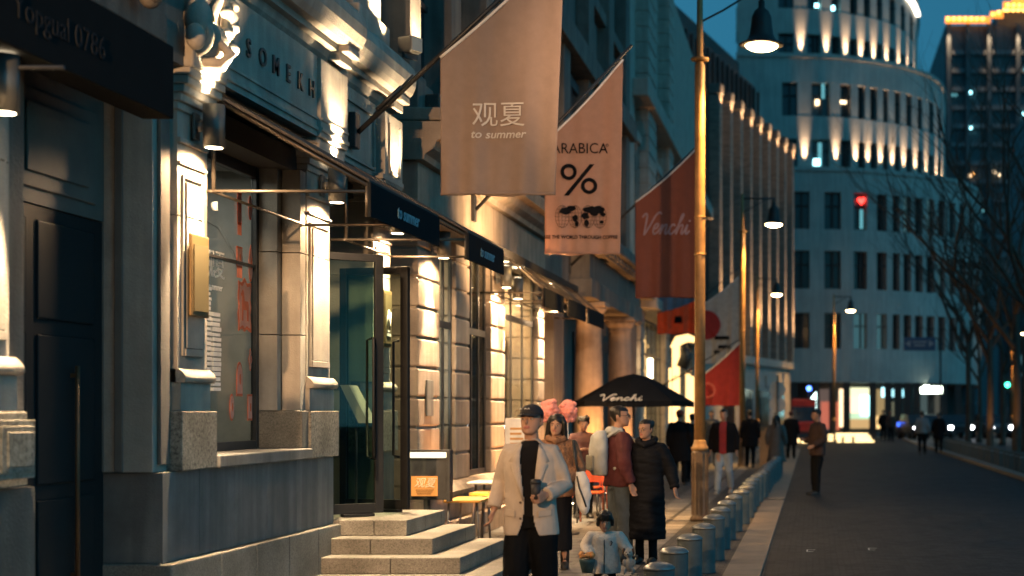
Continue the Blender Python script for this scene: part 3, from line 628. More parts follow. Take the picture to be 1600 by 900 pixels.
# ================================================================== WALL LAMPS (cylinder up/down lights)
SC = mat('grey lamp metal', (.12,.125,.12), .45, .4)
GLOW = emis('warm lamp lens', (1, .78, .5), 10)
s0 = thing('wall_lamp', 'x', 'wall lamp', (0,0,0), 'cylinder lamps washing the facades', local=True)
b = MB(); b.lathe((0,0,0), [(.066,.004), (.08,0), (.08,.325), (.066,.321)], 24); b.build('cylinder', SC, s0)
b = MB(); b.lathe((0,0,0), [(.062,-.002), (.062,.001)], 20); b.build('lens', GLOW, s0); b = MB(); b.lathe((0,0,.326), [(.060,0), (.060,.002)], 20); b.build('lens', GLOW, s0)
b = MB(); b.tube([(-.14,0,.16), (-.07,0,.16)], .04, 12); b.box(-.145, -.125, -.05, .05, .06, .26, .004); b.build('bracket', SC, s0)
SCE = 200
ld = lamp('SPOT', 'down_beam', (0, 0, -.02), 620, WARMW, s0, (-.03, 0, -1), .04, 56, .6)
lamp('SPOT', 'spill', (.02, 0, -.03), 95, (1, .64, .34), s0, (0, 0, -1), .05, 168, .3)
lu = lamp('SPOT', 'up_beam', (0, 0, .35), SCE*1.1, WARMW, s0, (-.06, 0, 1), .03, 80, .75)
for i, (D, z, lab) in enumerate(((11.62, 3.68, 'grey cylinder wall lamp on the first lit pilaster, beside the gold plaque'), (14.62, 3.67, 'grey cylinder wall lamp on the pilaster between shop window and glass doors'),
    (16.75, 3.62, 'grey cylinder wall lamp half hidden behind the sign of the first awning'), (18.85, 3.56, 'grey cylinder wall lamp on the first rusticated pier right of the doors'),
    (22.7, 3.50, 'small cylinder wall lamp on the rusticated pier before the warm shop'), (23.6, 3.40, 'small cylinder wall lamp just past the third rusticated pier'), (26.6, 3.5, 'small cylinder wall lamp at the far end of the warm shop'),
    (8.60, 3.36, 'cylinder wall lamp on the pilaster at the near edge of the facade'))):
    o = s0 if i == 0 else copy_tree(s0)
    o.location = (-4.53, D, z); o['label'] = lab
    if D < 9: [bpy.data.objects.remove(c) for c in list(o.children) if c.name.startswith('spill')]
# washers on the upper storey
fl = thing('floodlight', 'boxy floodlight standing on the cornice end of the pale building', 'floodlight', (0,0,0), 'floodlights on the cornices', local=True)
b = MB(); b.box(-.1, .1, -.09, .09, .06, .24, .02); b.build('housing', SC, fl); b = MB(); b.box(.101, .108, -.08, .08, .075, .225); b.build('lens', mat('frosted lens', (.5,.45,.36), .3), fl)
b = MB(); b.box(-.02, .02, -.1, .1, 0, .06); b.build('foot', BLACK, fl)
fl.location = (-4.46, 17.0, 5.58); fl.rotation_euler = (0, 0, -.5)
f2 = copy_tree(fl, None, (-4.60, 18.75, 5.3), 'dark floodlight at the foot of the lit upper pilaster by the first banner', -.3)
for (x, y, z, e, aim) in ((-4.55, 16.85, 5.72, 260, (-.28, .0, 1)), (-4.62, 18.72, 5.85, 260, (-.22, .0, 1)), (-4.38, 14.75, 5.08, 0, (0, 0, 1))):
    if e: lamp('SPOT', 'upper_wash', (x, y, z), e, WARMW, None, aim, .04, 75, .8)
# pools of light on the frieze: upward washers hidden above the capital mouldings
for (y, x, e) in ((14.62, -4.42, 120), (16.8, -4.44, 120)):
    lamp('SPOT', 'frieze_wash', (x, y, 4.16), e, WARMW, None, (-.16, 0, 1), .03, 95, .9)
lamp('SPOT', 'console_wash', (-4.30, 11.62, 4.05), 160, WARMW, None, (-.3, 0, 1), .03, 90, .9)
# long warm wash over the second building's frieze
lamp('SPOT', 'frieze_wash', (-3.2, 21.5, 3.4), 420, (1, .60, .28), None, (-1, .1, .55), .2, 100, 1)
t = thing('added_lantern', 'added unseen amber lantern on the added fin at the near edge of the facade', 'wall lamp', (-4.3, 7.95, 2.5))  # unseen lantern added to warm the near pilaster
b = MB(); b.box(-4.36, -4.24, 7.87, 8.0, 2.4, 2.75, .01); b.build('cage', BLACK, t); b = MB(); b.box(-4.345, -4.255, 8.001, 8.012, 2.43, 2.7); b.build('lens', GLOW, t)
lamp('POINT', 'added_lantern_light', (-4.3, 8.1, 2.6), 4, (1, .55, .22), t, size=.06)
# ================================================================== AWNINGS
def awning(D0, D1, xf, zb, lab, txt='to summer', xw=-4.70, ts=.155, roof=True):
    t = thing('awning', lab, 'awning', (xw, (D0+D1)/2, 0), 'dark framed awnings along the shop fronts')
    zt = zb + .27; zw = zb + 1.0
    if roof:
      b = MB(); b.prism([(xw, D0, zw), (xf, D0, zt+.02), (xf, D0, zt), (xw, D0, zw-.03)], (0, D1-D0, 0)); b.build('roof', mat('dark awning canvas', (.045,.042,.04), .8), t)
    b = MB(); b.box(xf-.012, xf+.012, D0, D1, zb, zt-.001, .003); f_ = b.build('fascia', mat('blue black fascia', (.012,.014,.017), .9, spec=.08), t)
    if txt: lettering(txt, ts, (xf+.016, (D0+D1)/2, (zb+zt)/2), FACE_ST, mat('blue lit lettering', (.22,.42,.5), .5) if txt == 'to summer' else LETW, f_, shear=.2, extrude=.002, bold=.002)
    b = MB()
    for y in (D0+.015, D1-.015):
        b.tube([(xw-.32, y, zb+.2), (xf-.01, y, zb+.2)], .014, 6); b.tube([(xf-.02, y, zb+.0), (xf-.02, y, zt)], .016, 6); b.tube([(xw, y, zw-.06), (xf-.01, y, zt-.03)], .018, 6)
    b.tube([(xw+.02, D0, zb+.2), (xw+.02, D1, zb+.2)], .012, 6); b.tube([(xw+.03, D0+.02, zb+.2), (xw+.03, D0+.02, zw-.06)], .018, 6)
    for k in range(1, 3): y = D0 + (D1-D0)*k/3; b.tube([(xw, y, zw-.05), (xf-.01, y, zt-.03)], .012, 6)
    b.build('frame', mat('brown frame metal', (.09,.075,.06), .4, .6), t)
    return t
awning(11.95, 14.15, -3.45, 3.20, 'dark framed awning over the display window with charms on its glass')
awning(15.35, 17.1, -3.45, 3.20, 'dark framed awning over the glass doors, second lettered sign along the street')
awning(22.3, 24.0, -3.9, 3.2, 'unlettered awning above the warm shop, nearest of the three dark sign squares', None, roof=False)
awning(24.6, 26.3, -3.9, 3.2, 'unlettered awning in the middle of the three dark sign squares', None, roof=False)
awning(26.7, 28.6, -3.9, 3.2, 'unlettered awning nearest the orange columns, farthest of the dark sign squares', None, roof=False)
# left doorway sign board
t = thing('sign_board', 'dark shadowed sign board with faint lettering above the left doorway', 'sign', (-4.5, 9, 3.7))
b = MB(); b.box(-4.62, -4.40, 6.5, 10.58, 3.70, 4.20, .01); b.build('board', mat('black board', (.012,.013,.014), .9, spec=.08), t)
lettering('Yopgual 0786', .20, (-4.395, 9.0, 3.93), FACE_ST, mat('dim grey letters', (.022,.025,.03), .9, spec=.05), t, extrude=.003)
b = MB(); b.tube([(-5.6, 8.62, 3.62), (-4.2, 8.62, 3.62)], .014, 6); b.build('rod', BLACK, t)
# ================================================================== BANNERS
def banner(name, lab, D, xl, xr, zl, zr, zb, m, base, top, folds=1.0, skew=0, stripe=None, hem=True, seed=0):
    t = thing(name, lab, 'banner', (base[0], D, base[1]), 'banners hanging from poles along the facade')
    zt = lambda u: zl + (zr-zl)*u - .05*math.sin(math.pi*u)*(1 if hem else .4)
    def fold(w):
        u = (w.x - xl)/(xr-xl); v = (zl - w.z)/max(.01, (zl-zb)); f = .25 + .75*min(1, max(0, v))
        return Vector((w.x, w.y + folds*f*(.028*math.sin(u*17+seed) + .018*math.sin(u*31+1.3+seed+v*1.5) + .02*math.sin(u*5.5+v*2+seed)), w.z))
    nx, nz = 56, 60; b = MB(); b.smooth = True; vs = []
    for i in range(nx+1):
        u = i/nx; top_z = zt(u); col = []
        for j in range(nz+1):
            v = j/nz; z = top_z + (zb + .015*math.sin(u*8+seed) - top_z)*v
            x = xl + (xr-xl)*u - skew*v*u; p = fold(Vector((x, D, z)))
            if u < .16 and v > .55: p.y -= folds*.05*math.sin((u/.16)*math.pi)*(v-.55)*2
            col.append(b._v(p))
        vs.append(col)
    for i in range(nx):
        for j in range(nz):
            b.mi = 1 if (stripe and not (stripe[0] <= j/nz)) else 0
            b._f([vs[i][j], vs[i][j+1], vs[i+1][j+1], vs[i+1][j]])
    c = b.build('cloth', m if isinstance(m, list) else [m], t, fixn=False)
    so = c.modifiers.new('s', 'SOLIDIFY'); so.thickness = .006
    if hem:
        b = MB(); b.tube([fold(Vector((xl + (xr-xl-skew)*k/24, D, zb+.02))) for k in range(25)], (.016), 8); b.build('hem', m[0] if isinstance(m, list) else m, t)
        b = MB(); b.tube([Vector((xl + (xr-xl)*k/20, D, zt(k/20)+.012)) for k in range(21)], .016, 8); b.build('sleeve', WHITE, t)
    # pole
    b = MB(); p0 = Vector((base[0], D+.03, base[1])); p1 = Vector((top[0], D+.03, top[1])); b.tube([p0, p1], [.026, .02], 10); b.build('pole', BLACK, t)
    b = MB(); b.box(base[0]-.07, base[0]+.0, D-.05, D+.11, base[1]-.16, base[1]+.2, .01); d = (p1-p0).normalized(); b.tube([p0 + d*.28 + Vector((0,-.05,.03)), p0 + d*.62 + Vector((0,-.05,.03))], .02, 8); b.tube([p0 + d*.2 + Vector((0,.05,.05)), p0 + d*.75 + Vector((0,.05,.08))], .012, 8); b.build('bracket', BLACK, t)
    return t, c, fold
TAUPE = mat('taupe banner cloth', (.32,.24,.20), .85, var=.06, vscale=8, bump=.35, bscale=220)
PINKC = mat('salmon banner cloth', (.60,.40,.31), .85, var=.05, vscale=8, bump=.2, bscale=220)
RUST = mat('rust red banner cloth', (.30,.095,.06), .85, var=.06); BLUEC = mat('slate blue banner cloth', (.10,.14,.2), .85); ORANGE = mat('orange banner cloth', (.85,.17,.05), .85)
WCLOTH = mat('white banner cloth', (.55,.52,.5), .85); REDC = mat('dark red banner cloth', (.38,.035,.035), .85)
for m_, k_ in ((TAUPE, .12), (PINKC, .55), (RUST, .35), (ORANGE, .5), (WCLOTH, .4), (REDC, .35)): cloth_through(m_, k_)
INK = mat('black printing', (.008,.008,.010), .9, spec=.05)
t, c, fw = banner('street_banner', 'large taupe cloth banner reading to summer, hung nearest over the steps', 15.5, -3.76, -2.50, 5.24, 6.42, 3.86, TAUPE, (-4.60, 4.50), (-2.35, 6.62), .8, .10)
D = 15.5
lettering('观夏', .27, (XD(780, D), D-.022, 1.7 + (640-182)/2400*D), FACE_CAM, LETW, c, warp=fw, space=1.05)
lettering('to summer', .115, (XD(779, D), D-.022, 1.7 + (640-211)/2400*D), FACE_CAM, LETW, c, shear=.22, warp=fw, bold=.0015, sx=1.08)
D = 21.2
t, c, fw = banner('street_banner', 'salmon pink banner with black percent sign and world map, second along the street', D, -3.70, -2.62, 5.38, 6.52, 3.84, PINKC, (-4.66, 4.46), (-2.5, 6.74), .7, .04, seed=2)
q = lambda px, py: (XD(px, D), D-.022, 1.7 + (640-py)/2400*D)
lettering('ARABICA', .205, q(906, 233), FACE_CAM, INK, c, warp=fw, sx=.92); lettering('°', .14, q(949, 232), FACE_CAM, INK, c, warp=fw)
lettering('SEE THE WORLD THROUGH COFFEE', .068, q(908, 371), FACE_CAM, INK, c, warp=fw, bold=.0015, sx=.9)
def ring(mb, cx, cz, r0, r1, y, n=28, sx=1, a0=0, a1=2*math.pi):
    for k in range(n):
        a, e = a0 + (a1-a0)*k/n, a0 + (a1-a0)*(k+1)/n
        mb.quad(*[fw(Vector((cx + rr*sx*math.cos(g), y, cz + rr*math.sin(g)))) for rr, g in ((r0, a), (r1, a), (r1, e), (r0, e))])
def stroke(mb, pts, w, y, wf=None):
    wf = wf or fw; n = len(pts)
    for k in range(n-1):
        (x0, z0), (x1, z1) = pts[k], pts[k+1]; dx, dz = x1-x0, z1-z0; l = math.hypot(dx, dz) or 1e-6; nx_, nz_ = -dz/l*w/2, dx/l*w/2
        ex, ez = dx/l*w*.3, dz/l*w*.3
        mb.quad(*[wf(Vector((x, y, z))) for x, z in ((x0+nx_-ex, z0+nz_-ez), (x0-nx_-ex, z0-nz_-ez), (x1-nx_+ex, z1-nz_+ez), (x1+nx_+ex, z1+nz_+ez))])
b = MB(); y = D-.024
for px, py in ((889, 269), (921, 291)): x, _, z = q(px, py); ring(b, x, z, .062, .112, y)
p0, p1 = q(926, 257), q(885, 306); b.quad(*[fw(Vector((xx, y, zz))) for xx, zz in ((p0[0]-.035, p0[2]), (p0[0]+.03, p0[2]), (p1[0]+.035, p1[2]), (p1[0]-.03, p1[2]))])
b.build('percent_sign', INK, c, fixn=False)
b = MB()
for px in (879, 899, 919, 937):
    x, _, z = q(px, 339); r = .155
    ring(b, x, z, r-.006, r, y, 28, .62)
    for f in (-.66, -.33, 0, .33, .66): stroke(b, [(x - .62*r*math.sqrt(1-f*f), z+f*r), (x + .62*r*math.sqrt(1-f*f), z+f*r)], .004, y)
    for f in (-.5, 0, .5): stroke(b, [(x + .62*r*f*math.cos(a), z + r*math.sin(a)) for a in [(-1.5+.3*k) for k in range(11)]], .004, y)
b.build('globe_grid', INK, c, fixn=False)
b = MB(); y = D-.026; rr = random.Random(4)
for px, py, w, h in ((884, 330, .09, .05), (893, 326, .07, .04), (899, 341, .045, .05), (902, 350, .03, .05), (915, 338, .06, .05), (917, 349, .035, .05), (923, 328, .10, .05), (935, 328, .09, .055), (942, 335, .04, .03), (940, 347, .035, .022), (929, 334, .06, .035)):
    x, _, z = q(px, py); n = 14; pts = [(x + w*(.75+.35*rr.random())*math.cos(2*math.pi*k/n), z + h*(.75+.35*rr.random())*math.sin(2*math.pi*k/n)) for k in range(n)]
    b._f([b._v(fw(Vector((p[0], y, p[1])))) for p in pts])
b.build('continents', INK, c, fixn=False)
# handwritten word, drawn as pen strokes (unit height, letters V e n c h i)
SCRIPT = [[(.0,.82),(.1,.98),(.2,.9),(.24,.5),(.27,.05),(.3,0),(.45,.4),(.62,.9),(.78,1.05),(.86,.98)], [(.66,.22),(.8,.3),(.86,.44),(.78,.5),(.68,.38),(.67,.14),(.76,0),(.9,.1),(1.0,.3)],
          [(1.0,.3),(1.05,.45),(1.06,.2),(1.03,0),(1.1,.3),(1.2,.46),(1.27,.4),(1.26,.1),(1.32,0),(1.42,.18)], [(1.66,.4),(1.58,.48),(1.47,.36),(1.44,.14),(1.52,0),(1.64,.06),(1.76,.24)],
          [(1.76,.24),(1.92,.7),(1.96,.95),(1.88,.9),(1.83,.5),(1.8,0),(1.88,.3),(1.98,.44),(2.05,.38),(2.04,.1),(2.1,0),(2.2,.2)], [(2.2,.2),(2.26,.44),(2.25,.12),(2.31,0),(2.42,.14)], [(2.31,.62),(2.33,.66)]]
def script(mb, x0, z0, h, w, y, wf, sx=1):
    for st in SCRIPT:
        sm = []
        for k in range(len(st)-1):
            for j in range(4):
                t_ = j/4; a, p, q_, d_ = st[max(0,k-1)], st[k], st[k+1], st[min(len(st)-1,k+2)]
                sm.append(tuple(.5*((2*p[i]) + (-a[i]+q_[i])*t_ + (2*a[i]-5*p[i]+4*q_[i]-d_[i])*t_*t_ + (-a[i]+3*p[i]-3*q_[i]+d_[i])*t_**3) for i in (0, 1)))
        sm.append(st[-1]); stroke(mb, [(x0 + p[0]*h*sx + p[1]*h*.25, z0 + p[1]*h) for p in sm], w, y, wf)
D = 29.8
t, c, fw = banner('street_banner', 'rust red banner with pale handwritten lettering behind the nearest lamp post', D, XD(993, D), XD(1088, D), 1.7 + (640-317)/2400*D, 6.75, 1.7 + 175/2400*D, RUST, (-4.7, 4.5), (-2.1, 6.95), .4, 0, seed=4)
b = MB(); script(b, XD(998, D), 1.7 + (640-366)/2400*D, .40, .032, D-.035, fw); b.build('lettering', mat('faded lilac print', (.34,.22,.24), .7), c, fixn=False)
D = 44
t, c, fw = banner('street_banner', 'orange banner with slate blue upper band and a small dark mark, over the far shop', D, XD(1027, D), XD(1092, D), 5.6, 6.8, 1.7 + 118/2400*D, [ORANGE, BLUEC], (-5.0, 4.9), (-3.0, 7.0), 1, 0, (.66, 1), seed=1)
b = MB(); x = XD(1060, D); z = 1.7 + (640-500)/2400*D; b.quad(*[fw(Vector((x+a, D-.05, z+e))) for a, e in ((-.12,-.09), (.12,-.09), (.09,.1), (-.09,.1))]); b.build('motif', INK, c, fixn=False)
D = 52
t, c, fw = banner('street_banner', 'white banner with a big red disc between the two nearest lamp posts', D, XD(1096, D), XD(1154, D), 1.7 + (640-478)/2400*D, 1.7 + (640-433)/2400*D, 1.7 + (640-568)/2400*D, WCLOTH, (-4.9, 4.5), (-2.4, 6.6), 1, 0, seed=3)
b = MB(); x = XD(1103, D); z = 1.7 + (640-508)/2400*D; ring(b, x, z, 0.001, .5, D-.06, 32); b.build('disc', REDC, c, fixn=False)
b = MB()
for k, (px, w) in enumerate(((1128, .5), (1132, .42), (1120, .2))): x = XD(px, D); z = 1.7 + (640-[528, 542, 550][k])/2400*D; b.quad(*[fw(Vector((x+a*w, D-.06, z+e))) for a, e in ((-.5,-.06), (.5,-.06), (.5,.06), (-.5,.06))])
b.build('lettering', INK, c, fixn=False)
D = 48
t, c, fw = banner('street_banner', 'dark red low banner hanging below the white one with the disc', D, XD(1094, D), XD(1156, D), 1.7 + (640-590)/2400*D, 1.7 + (640-536)/2400*D, 1.7 + (640-634)/2400*D, REDC, (-4.9, 2.3), (-2.2, 3.95), 1, 0, seed=5)
b = MB(); x = XD(1106, D); z = 1.7 + (640-610)/2400*D; ring(b, x, z, .20, .24, D-.06, 24); b.build('motif', mat('pale red print', (.5,.12,.1), .7), c, fixn=False)
# ================================================================== STREET LAMPS
GOLD = mat('golden brown lamp paint', (.36,.21,.085), .5, .1, .25, 3, streak=.3, spec=.3)
def street_lamp(X, D, lab, e=330, s=1.0, side=1):
    t = thing('street_lamp', lab, 'street lamp', (X, D, 0), 'street lamps along the pavement')
    b = MB(); b.lathe((X, D, 0), [(.155,0), (.155,.05), (.125,.09), (.118,1.02), (.118,1.08)], 20)
    for k in range(10): a = 2*math.pi*k/10; b.box(X+.118*math.cos(a)-.012, X+.118*math.cos(a)+.012, D+.118*math.sin(a)-.012, D+.118*math.sin(a)+.012, .1, 1.05)
    b.build('base', mat('brown lamp base', (.13,.085,.05), .5, .3, .2, 4), t)
    b = MB(); b.lathe((X, D, 1.08), [(.124,0), (.132,.02), (.128,.05), (.11,.07), (.095,.12), (.088,.16)], 20); b.build('collar', GOLD, t)
    b = MB(); b.lathe((X, D, 1.24), [(.086,0), (.08,2.0), (.078,5.7), (.05,5.75), (.045,6.9), (0,6.95)], 20)
    b.lathe((X, D, 4.05), [(.09,0), (.09,.03)], 20); b.lathe((X, D, 4.62), [(.088,0), (.088,.02)], 20); b.build('pole', GOLD, t)
    b = MB(); b.lathe((X, D, 7.0), [(.08,0), (.14,.02), (.14,.05), (.07,.07)], 20); b.build('ring', GOLD, t)
    lx = X + side*.94
    b = MB(); b.tube([(X, D, 8.02), (lx+.04, D, 8.02)], .028, 8); b.tube([(X, D, 7.6), (X+side*.35, D, 7.78), (lx-side*.25, D, 7.99)], .016, 8); b.tube([(lx, D, 8.02), (lx, D, 7.9)], .03, 8); b.build('arm', BLACK, t)
    b = MB(); b.lathe((lx, D, 7.24), [(.31,0), (.345,.012), (.345,.02), (.24,.07), (.185,.16), (.165,.30), (.15,.44), (.11,.53), (.05,.58), (.05,.68), (0,.69)], 28); b.lathe((lx, D, 7.24), [(.05,.55), (.12,.5), (.14,.3), (.16,.16), (.21,.07), (.31,.001)], 28)
    h = b.build('lamp_shade', mat('black shade metal', (.03,.028,.027), .5, .3), t)
    b = MB(); b.ell((lx, D, 7.262), (.255, .255, .10), 24, 12); b.build('lens', emis('street lamp lens', (1, .74, .38), 22), h)
    lamp('POINT', 'lamp_light', (lx, D, 7.14), e*.42, WARM, t, size=.12)
    lamp('SPOT', 'pole_light', (lx-side*.08, D-.06, 7.16), e*10, (1, .50, .13), t, (-side*.93, .04, -1.9), .08, 62, .9)
    return t
street_lamp(-1.72, 23.4, 'golden street lamp nearest in view, its post rising in front of the rust red banner', 190)
street_lamp(XD(1160, 46), 46, 'golden street lamp second along the bollards, beside the white banner with red disc', 170)
street_lamp(XD(1183, 74), 74, 'golden street lamp third along the bollards, in front of the ribbed building', 200)
street_lamp(XD(1303, 86), 86, 'street lamp standing alone before the round building shop front', 180)
street_lamp(XD(1581, 112), 112, 'small far street lamp among the bare trees', 180)
fx = thing('floodlight', 'added stand-in floodlight on a tall post behind the viewpoint, unseen', 'floodlight', (-3.4, -4, 0))  # added stand-in for an unseen source of warm frontal light
b = MB(); b.tube([(-3.4, -4.1, 0), (-3.4, -4.1, 4.6)], .04, 8); b.build('post', BLACK, fx); b = MB(); b.box(-3.55, -3.25, -4.25, -4.02, 4.45, 4.75, .02); b.build('housing', SC, fx)
fr = thing('floodlight', 'added unseen floodlight on a post right of the viewpoint, aimed at the banners', 'floodlight', (1.7, 4, 0))  # unseen, added only to light the banners
b = MB(); b.tube([(1.7, 3.9, 0), (1.7, 3.9, 5.5)], .04, 8); b.build('post', BLACK, fr); b = MB(); b.box(1.55, 1.85, 3.75, 3.98, 5.35, 5.65, .02); b.build('housing', SC, fr)
lamp('SPOT', 'added_flood_beam', (1.7, 4.02, 5.5), 3600, (1, .60, .34), fr, (-4.9, 18, -.35), .12, 17, .8)
lamp('SPOT', 'added_flood_beam', (-3.4, -3.98, 4.6), 4700, (1, .57, .27), fx, (-.045, 1, -.10), .12, 30, .9)
# ================================================================== BOLLARDS
BOLM = mat('blue grey bollard paint', (.10,.12,.12), .55, .0, .2, 5, streak=.35, spec=.15); BOLC = mat('worn bollard cap', (.24,.26,.26), .35, .4, .2, 9)
b0 = thing('bollard', 'short blue grey bollard with a domed cap in the row along the kerb', 'bollard', (-1.17, 11.9, 0), 'bollards along the kerb', local=True)
b = MB(); b.lathe((0,0,0), [(.125,0), (.125,.015), (.12,.02), (.12,.455), (.115,.462)], 28); b.build('body', BOLM, b0)
b = MB(); b.lathe((0,0,.463), [(.124,0), (.126,.008), (.122,.018), (.10,.036), (.06,.052), (.02,.058), (0,.059)], 28); b.build('cap', BOLC, b0)
for i in range(1, 22):
    u = i/21; copy_tree(b0, None, (-1.19 + .30*u + .02*math.sin(i*5), 11.9 + 1.36*i, 0))
b0.location = (-1.19, 11.9, 0)
# ================================================================== FURNITURE BY THE STEPS
t = thing('menu_board', 'black lit menu board with an orange script panel beside the steps', 'menu board', (-4.35, 17.5, 0))
D = 17.5; z = lambda py, D=17.5: 1.7 + (640-py)/2400*D
b = MB(); b.box(XD(636, D), XD(698, D), D, D+.10, z(781), z(716), .006); b.box(XD(698, D)+.002, XD(704, D), D-.03, D+.12, z(784), z(703), .004); b.box(XD(636, D), XD(698, D), D-.03, D+.12, z(706), z(703)); b.build('case', BLACK, t)
b = MB(); b.box(XD(640, D), XD(695, D), D-.01, D+.09, z(715), z(707)); b.build('light_strip', emis('menu light strip', (1, .82, .5), 1.1), t)
b = MB(); b.box(XD(643, D), XD(684, D), D-.012, D-.001, z(775), z(744)); p = b.build('panel', emis('orange lit panel', (.55, .20, .04), .55), t)
lettering('观夏', .12, (XD(664, D), D-.016, z(755)), FACE_CAM, mat('cream print', (.8,.7,.5), .6), p, shear=.3)
b = MB()
for k in range(3): b.box(XD(650+k, D), XD(678-2*k, D), D-.016, D-.013, z(766+3*k), z(765.2+3*k))
b.build('print_line', INK, p)
b = MB(); b.box(XD(661, D), XD(671, D), D+.02, D+.08, .02, z(781), .004); b.box(-4.6, -4.15, D-.1, D+.2, 0, .02, .004); b.build('post', BLACK, t)
AMB = mat('amber wood seat', (.62,.30,.05), .45, 0, .15, 4, stretch=(2, 10, 10))
for i, (X0, X1, D0, D1, zs, lab) in enumerate(((-4.33, -3.9, 18.0, 18.75, .64, 'amber wood topped low bench nearest the menu board'), (-4.3, -3.75, 19.2, 19.95, .66, 'amber wood topped low bench behind the first, under the white table'))):
    t = thing('bench', lab, 'bench', ((X0+X1)/2, (D0+D1)/2, 0), 'amber benches by the wall')
    b = MB(); b.box(X0, X1, D0, D1, zs-.035, zs, .01); b.build('seat', AMB, t)
    for x in (X0+.05, X1-.05):
        for y in (D0+.06, D1-.06): b = MB(); b.tube([(x + (.03 if x > (X0+X1)/2 else -.03), y, 0), (x, y, zs-.036)], .014, 8); b.build('leg', mat('grey steel leg', (.16,.15,.14), .4, .7), t)
t = thing('cafe_table', 'small white topped cafe table behind the man in the cream blazer', 'table', (-4.0, 20.0, 0))
b = MB(); b.box(-4.42, -3.7, 19.6, 20.3, .745, .775, .01); b.build('tabletop', WHITE, t)
for x in (-4.32, -3.8):
    for y in (19.7, 20.2): b = MB(); b.tube([(x*1.0 - .04, y, 0), (x, y, .745)], .016, 8); b.build('leg', MATS['grey steel leg'], t)
# seating further along
for i in range(4):
    X = -3.6 + .25*(i % 2); D = 21.6 + i*1.5
    t = thing('stool', ['orange metal stool nearest, behind the woman in tan', 'orange metal stool second from the white table', 'orange metal stool third, near the seated woman', 'orange metal stool farthest, below the black umbrella'][i], 'stool', (X, D, 0), 'orange stools outside the shops')
    b = MB(); b.box(X-.2, X+.2, D-.2, D+.2, .44, .47, .012); b.box(X-.2, X+.2, D+.17, D+.2, .60, .85, .01); b.build('seat', mat('orange lacquer', (.62,.10,.02), .4), t)
    for x in (-.17, .17):
        for y in (-.17, .18): b = MB(); b.tube([(X+x, D+y, 0), (X+x, D+y, .44 if y < 0 else .84)], .014, 6); b.build('leg', MATS['orange lacquer'] if y > 0 else MATS['grey steel leg'], t)
# small signs on walls
t = thing('wall_plaque', 'narrow gold plaque with a white emblem on the pilaster seen past the door glass', 'plaque', (-4.66, 16.72, 2.4))
b = MB(); b.box(-4.66, -4.635, 16.6, 16.92, 2.38, 3.0, .01); b.build('frame', MATS['bronze frame'], t); b = MB(); b.box(-4.635, -4.63, 16.63, 16.89, 2.42, 2.96); b.build('face', MATS['gold leaf panel'], t);
b = MB(); b.tube([(-4.627, 16.70, 2.62), (-4.627, 16.76, 2.78), (-4.627, 16.80, 2.62), (-4.627, 16.84, 2.76)], .010, 6); b.box(-4.629, -4.626, 16.69, 16.84, 2.50, 2.53); b.box(-4.629, -4.626, 16.71, 16.82, 2.55, 2.57); b.build('emblem', WHITE, t)
t = thing('wall_plaque', 'small grey stone notice plaque on the first rusticated pier', 'plaque', (-4.68, 18.8, 1.7))
b = MB(); b.box(-4.695, -4.67, 18.62, 18.92, 1.62, 2.06, .006); b.build('face', DSTONE, t)
t = thing('menu_stand', 'slanted menu stand on a thin post behind the door glass', 'menu stand', (-4.85, 15.95, .62))
b = MB(); D = 15.9; b.prism([(XD(531, D), D, 1.955), (XD(545, D), D, 1.955), (XD(576, D), D, 1.56), (XD(560, D), D, 1.56)], (0, .30, 0)); b.build('panel', mat('menu card', (.30,.26,.2), .6), t)
b = MB(); b.tube([(XD(552, D), D+.1, .625), (XD(552, D), D+.1, 1.75)], .014, 8); b.build('post', BLACK, t)
t = thing('notice_board', 'white upright notice board behind the shoulder of the man in the blazer', 'notice board', (XD(806, 21.3), 21.3, 0))
D = 21.3; b = MB(); b.box(XD(789, D), XD(826, D), D, D+.04, .9, 1.58, .008); n_ = b.build('board', WHITE, t); b = MB(); [b.box(XD(797, D), XD(818-3*(k % 2), D), D-.004, D-.001, 1.42-.07*k, 1.45-.07*k) for k in range(4)]; b.build('print_line', MATS['amber tins'], n_); b = MB(); b.box(XD(806, D), XD(810, D), D+.01, D+.03, 0, .9); b.build('post', BLACK, t)
# pink candy floss
FLOSS = mat('pink candy floss', (.80,.30,.25), .9, 0, .2, 14, bump=.8, bscale=30)
for i, (px, lab) in enumerate(((859, 'pink cotton candy puff on a stick, nearer the cap of the man in the blazer'), (887, 'pink cotton candy puff on a stick, right of the other, above the woman in tan'))):
    D = 20.6 + .3*i; X = XD(px, D); t = thing('cotton_candy', lab, 'cotton candy', (X, D, 0), 'pink cotton candy on sticks')
    b = MB(); rr = random.Random(i)
    b.ell((X, D, 1.68), (.115, .11, .16), 18, 12)
    for k in range(22): a = rr.uniform(0, 6.28); zz = rr.uniform(-.12, .13); r = .09*math.sqrt(max(.1, 1-(zz/.17)**2)); b.ell((X+r*math.cos(a), D+r*math.sin(a), 1.68+zz), (.05, .05, .04), 10, 7)
    b.build('puff', FLOSS, t); b = MB(); b.tube([(X, D, .05), (X, D, 1.55)], .012, 6); b.build('stick', WHITE, t); b = MB(); b.lathe((X, D, 0), [(.16,0), (.16,.03), (.03,.05)], 14); b.build('foot', TIMB, t)
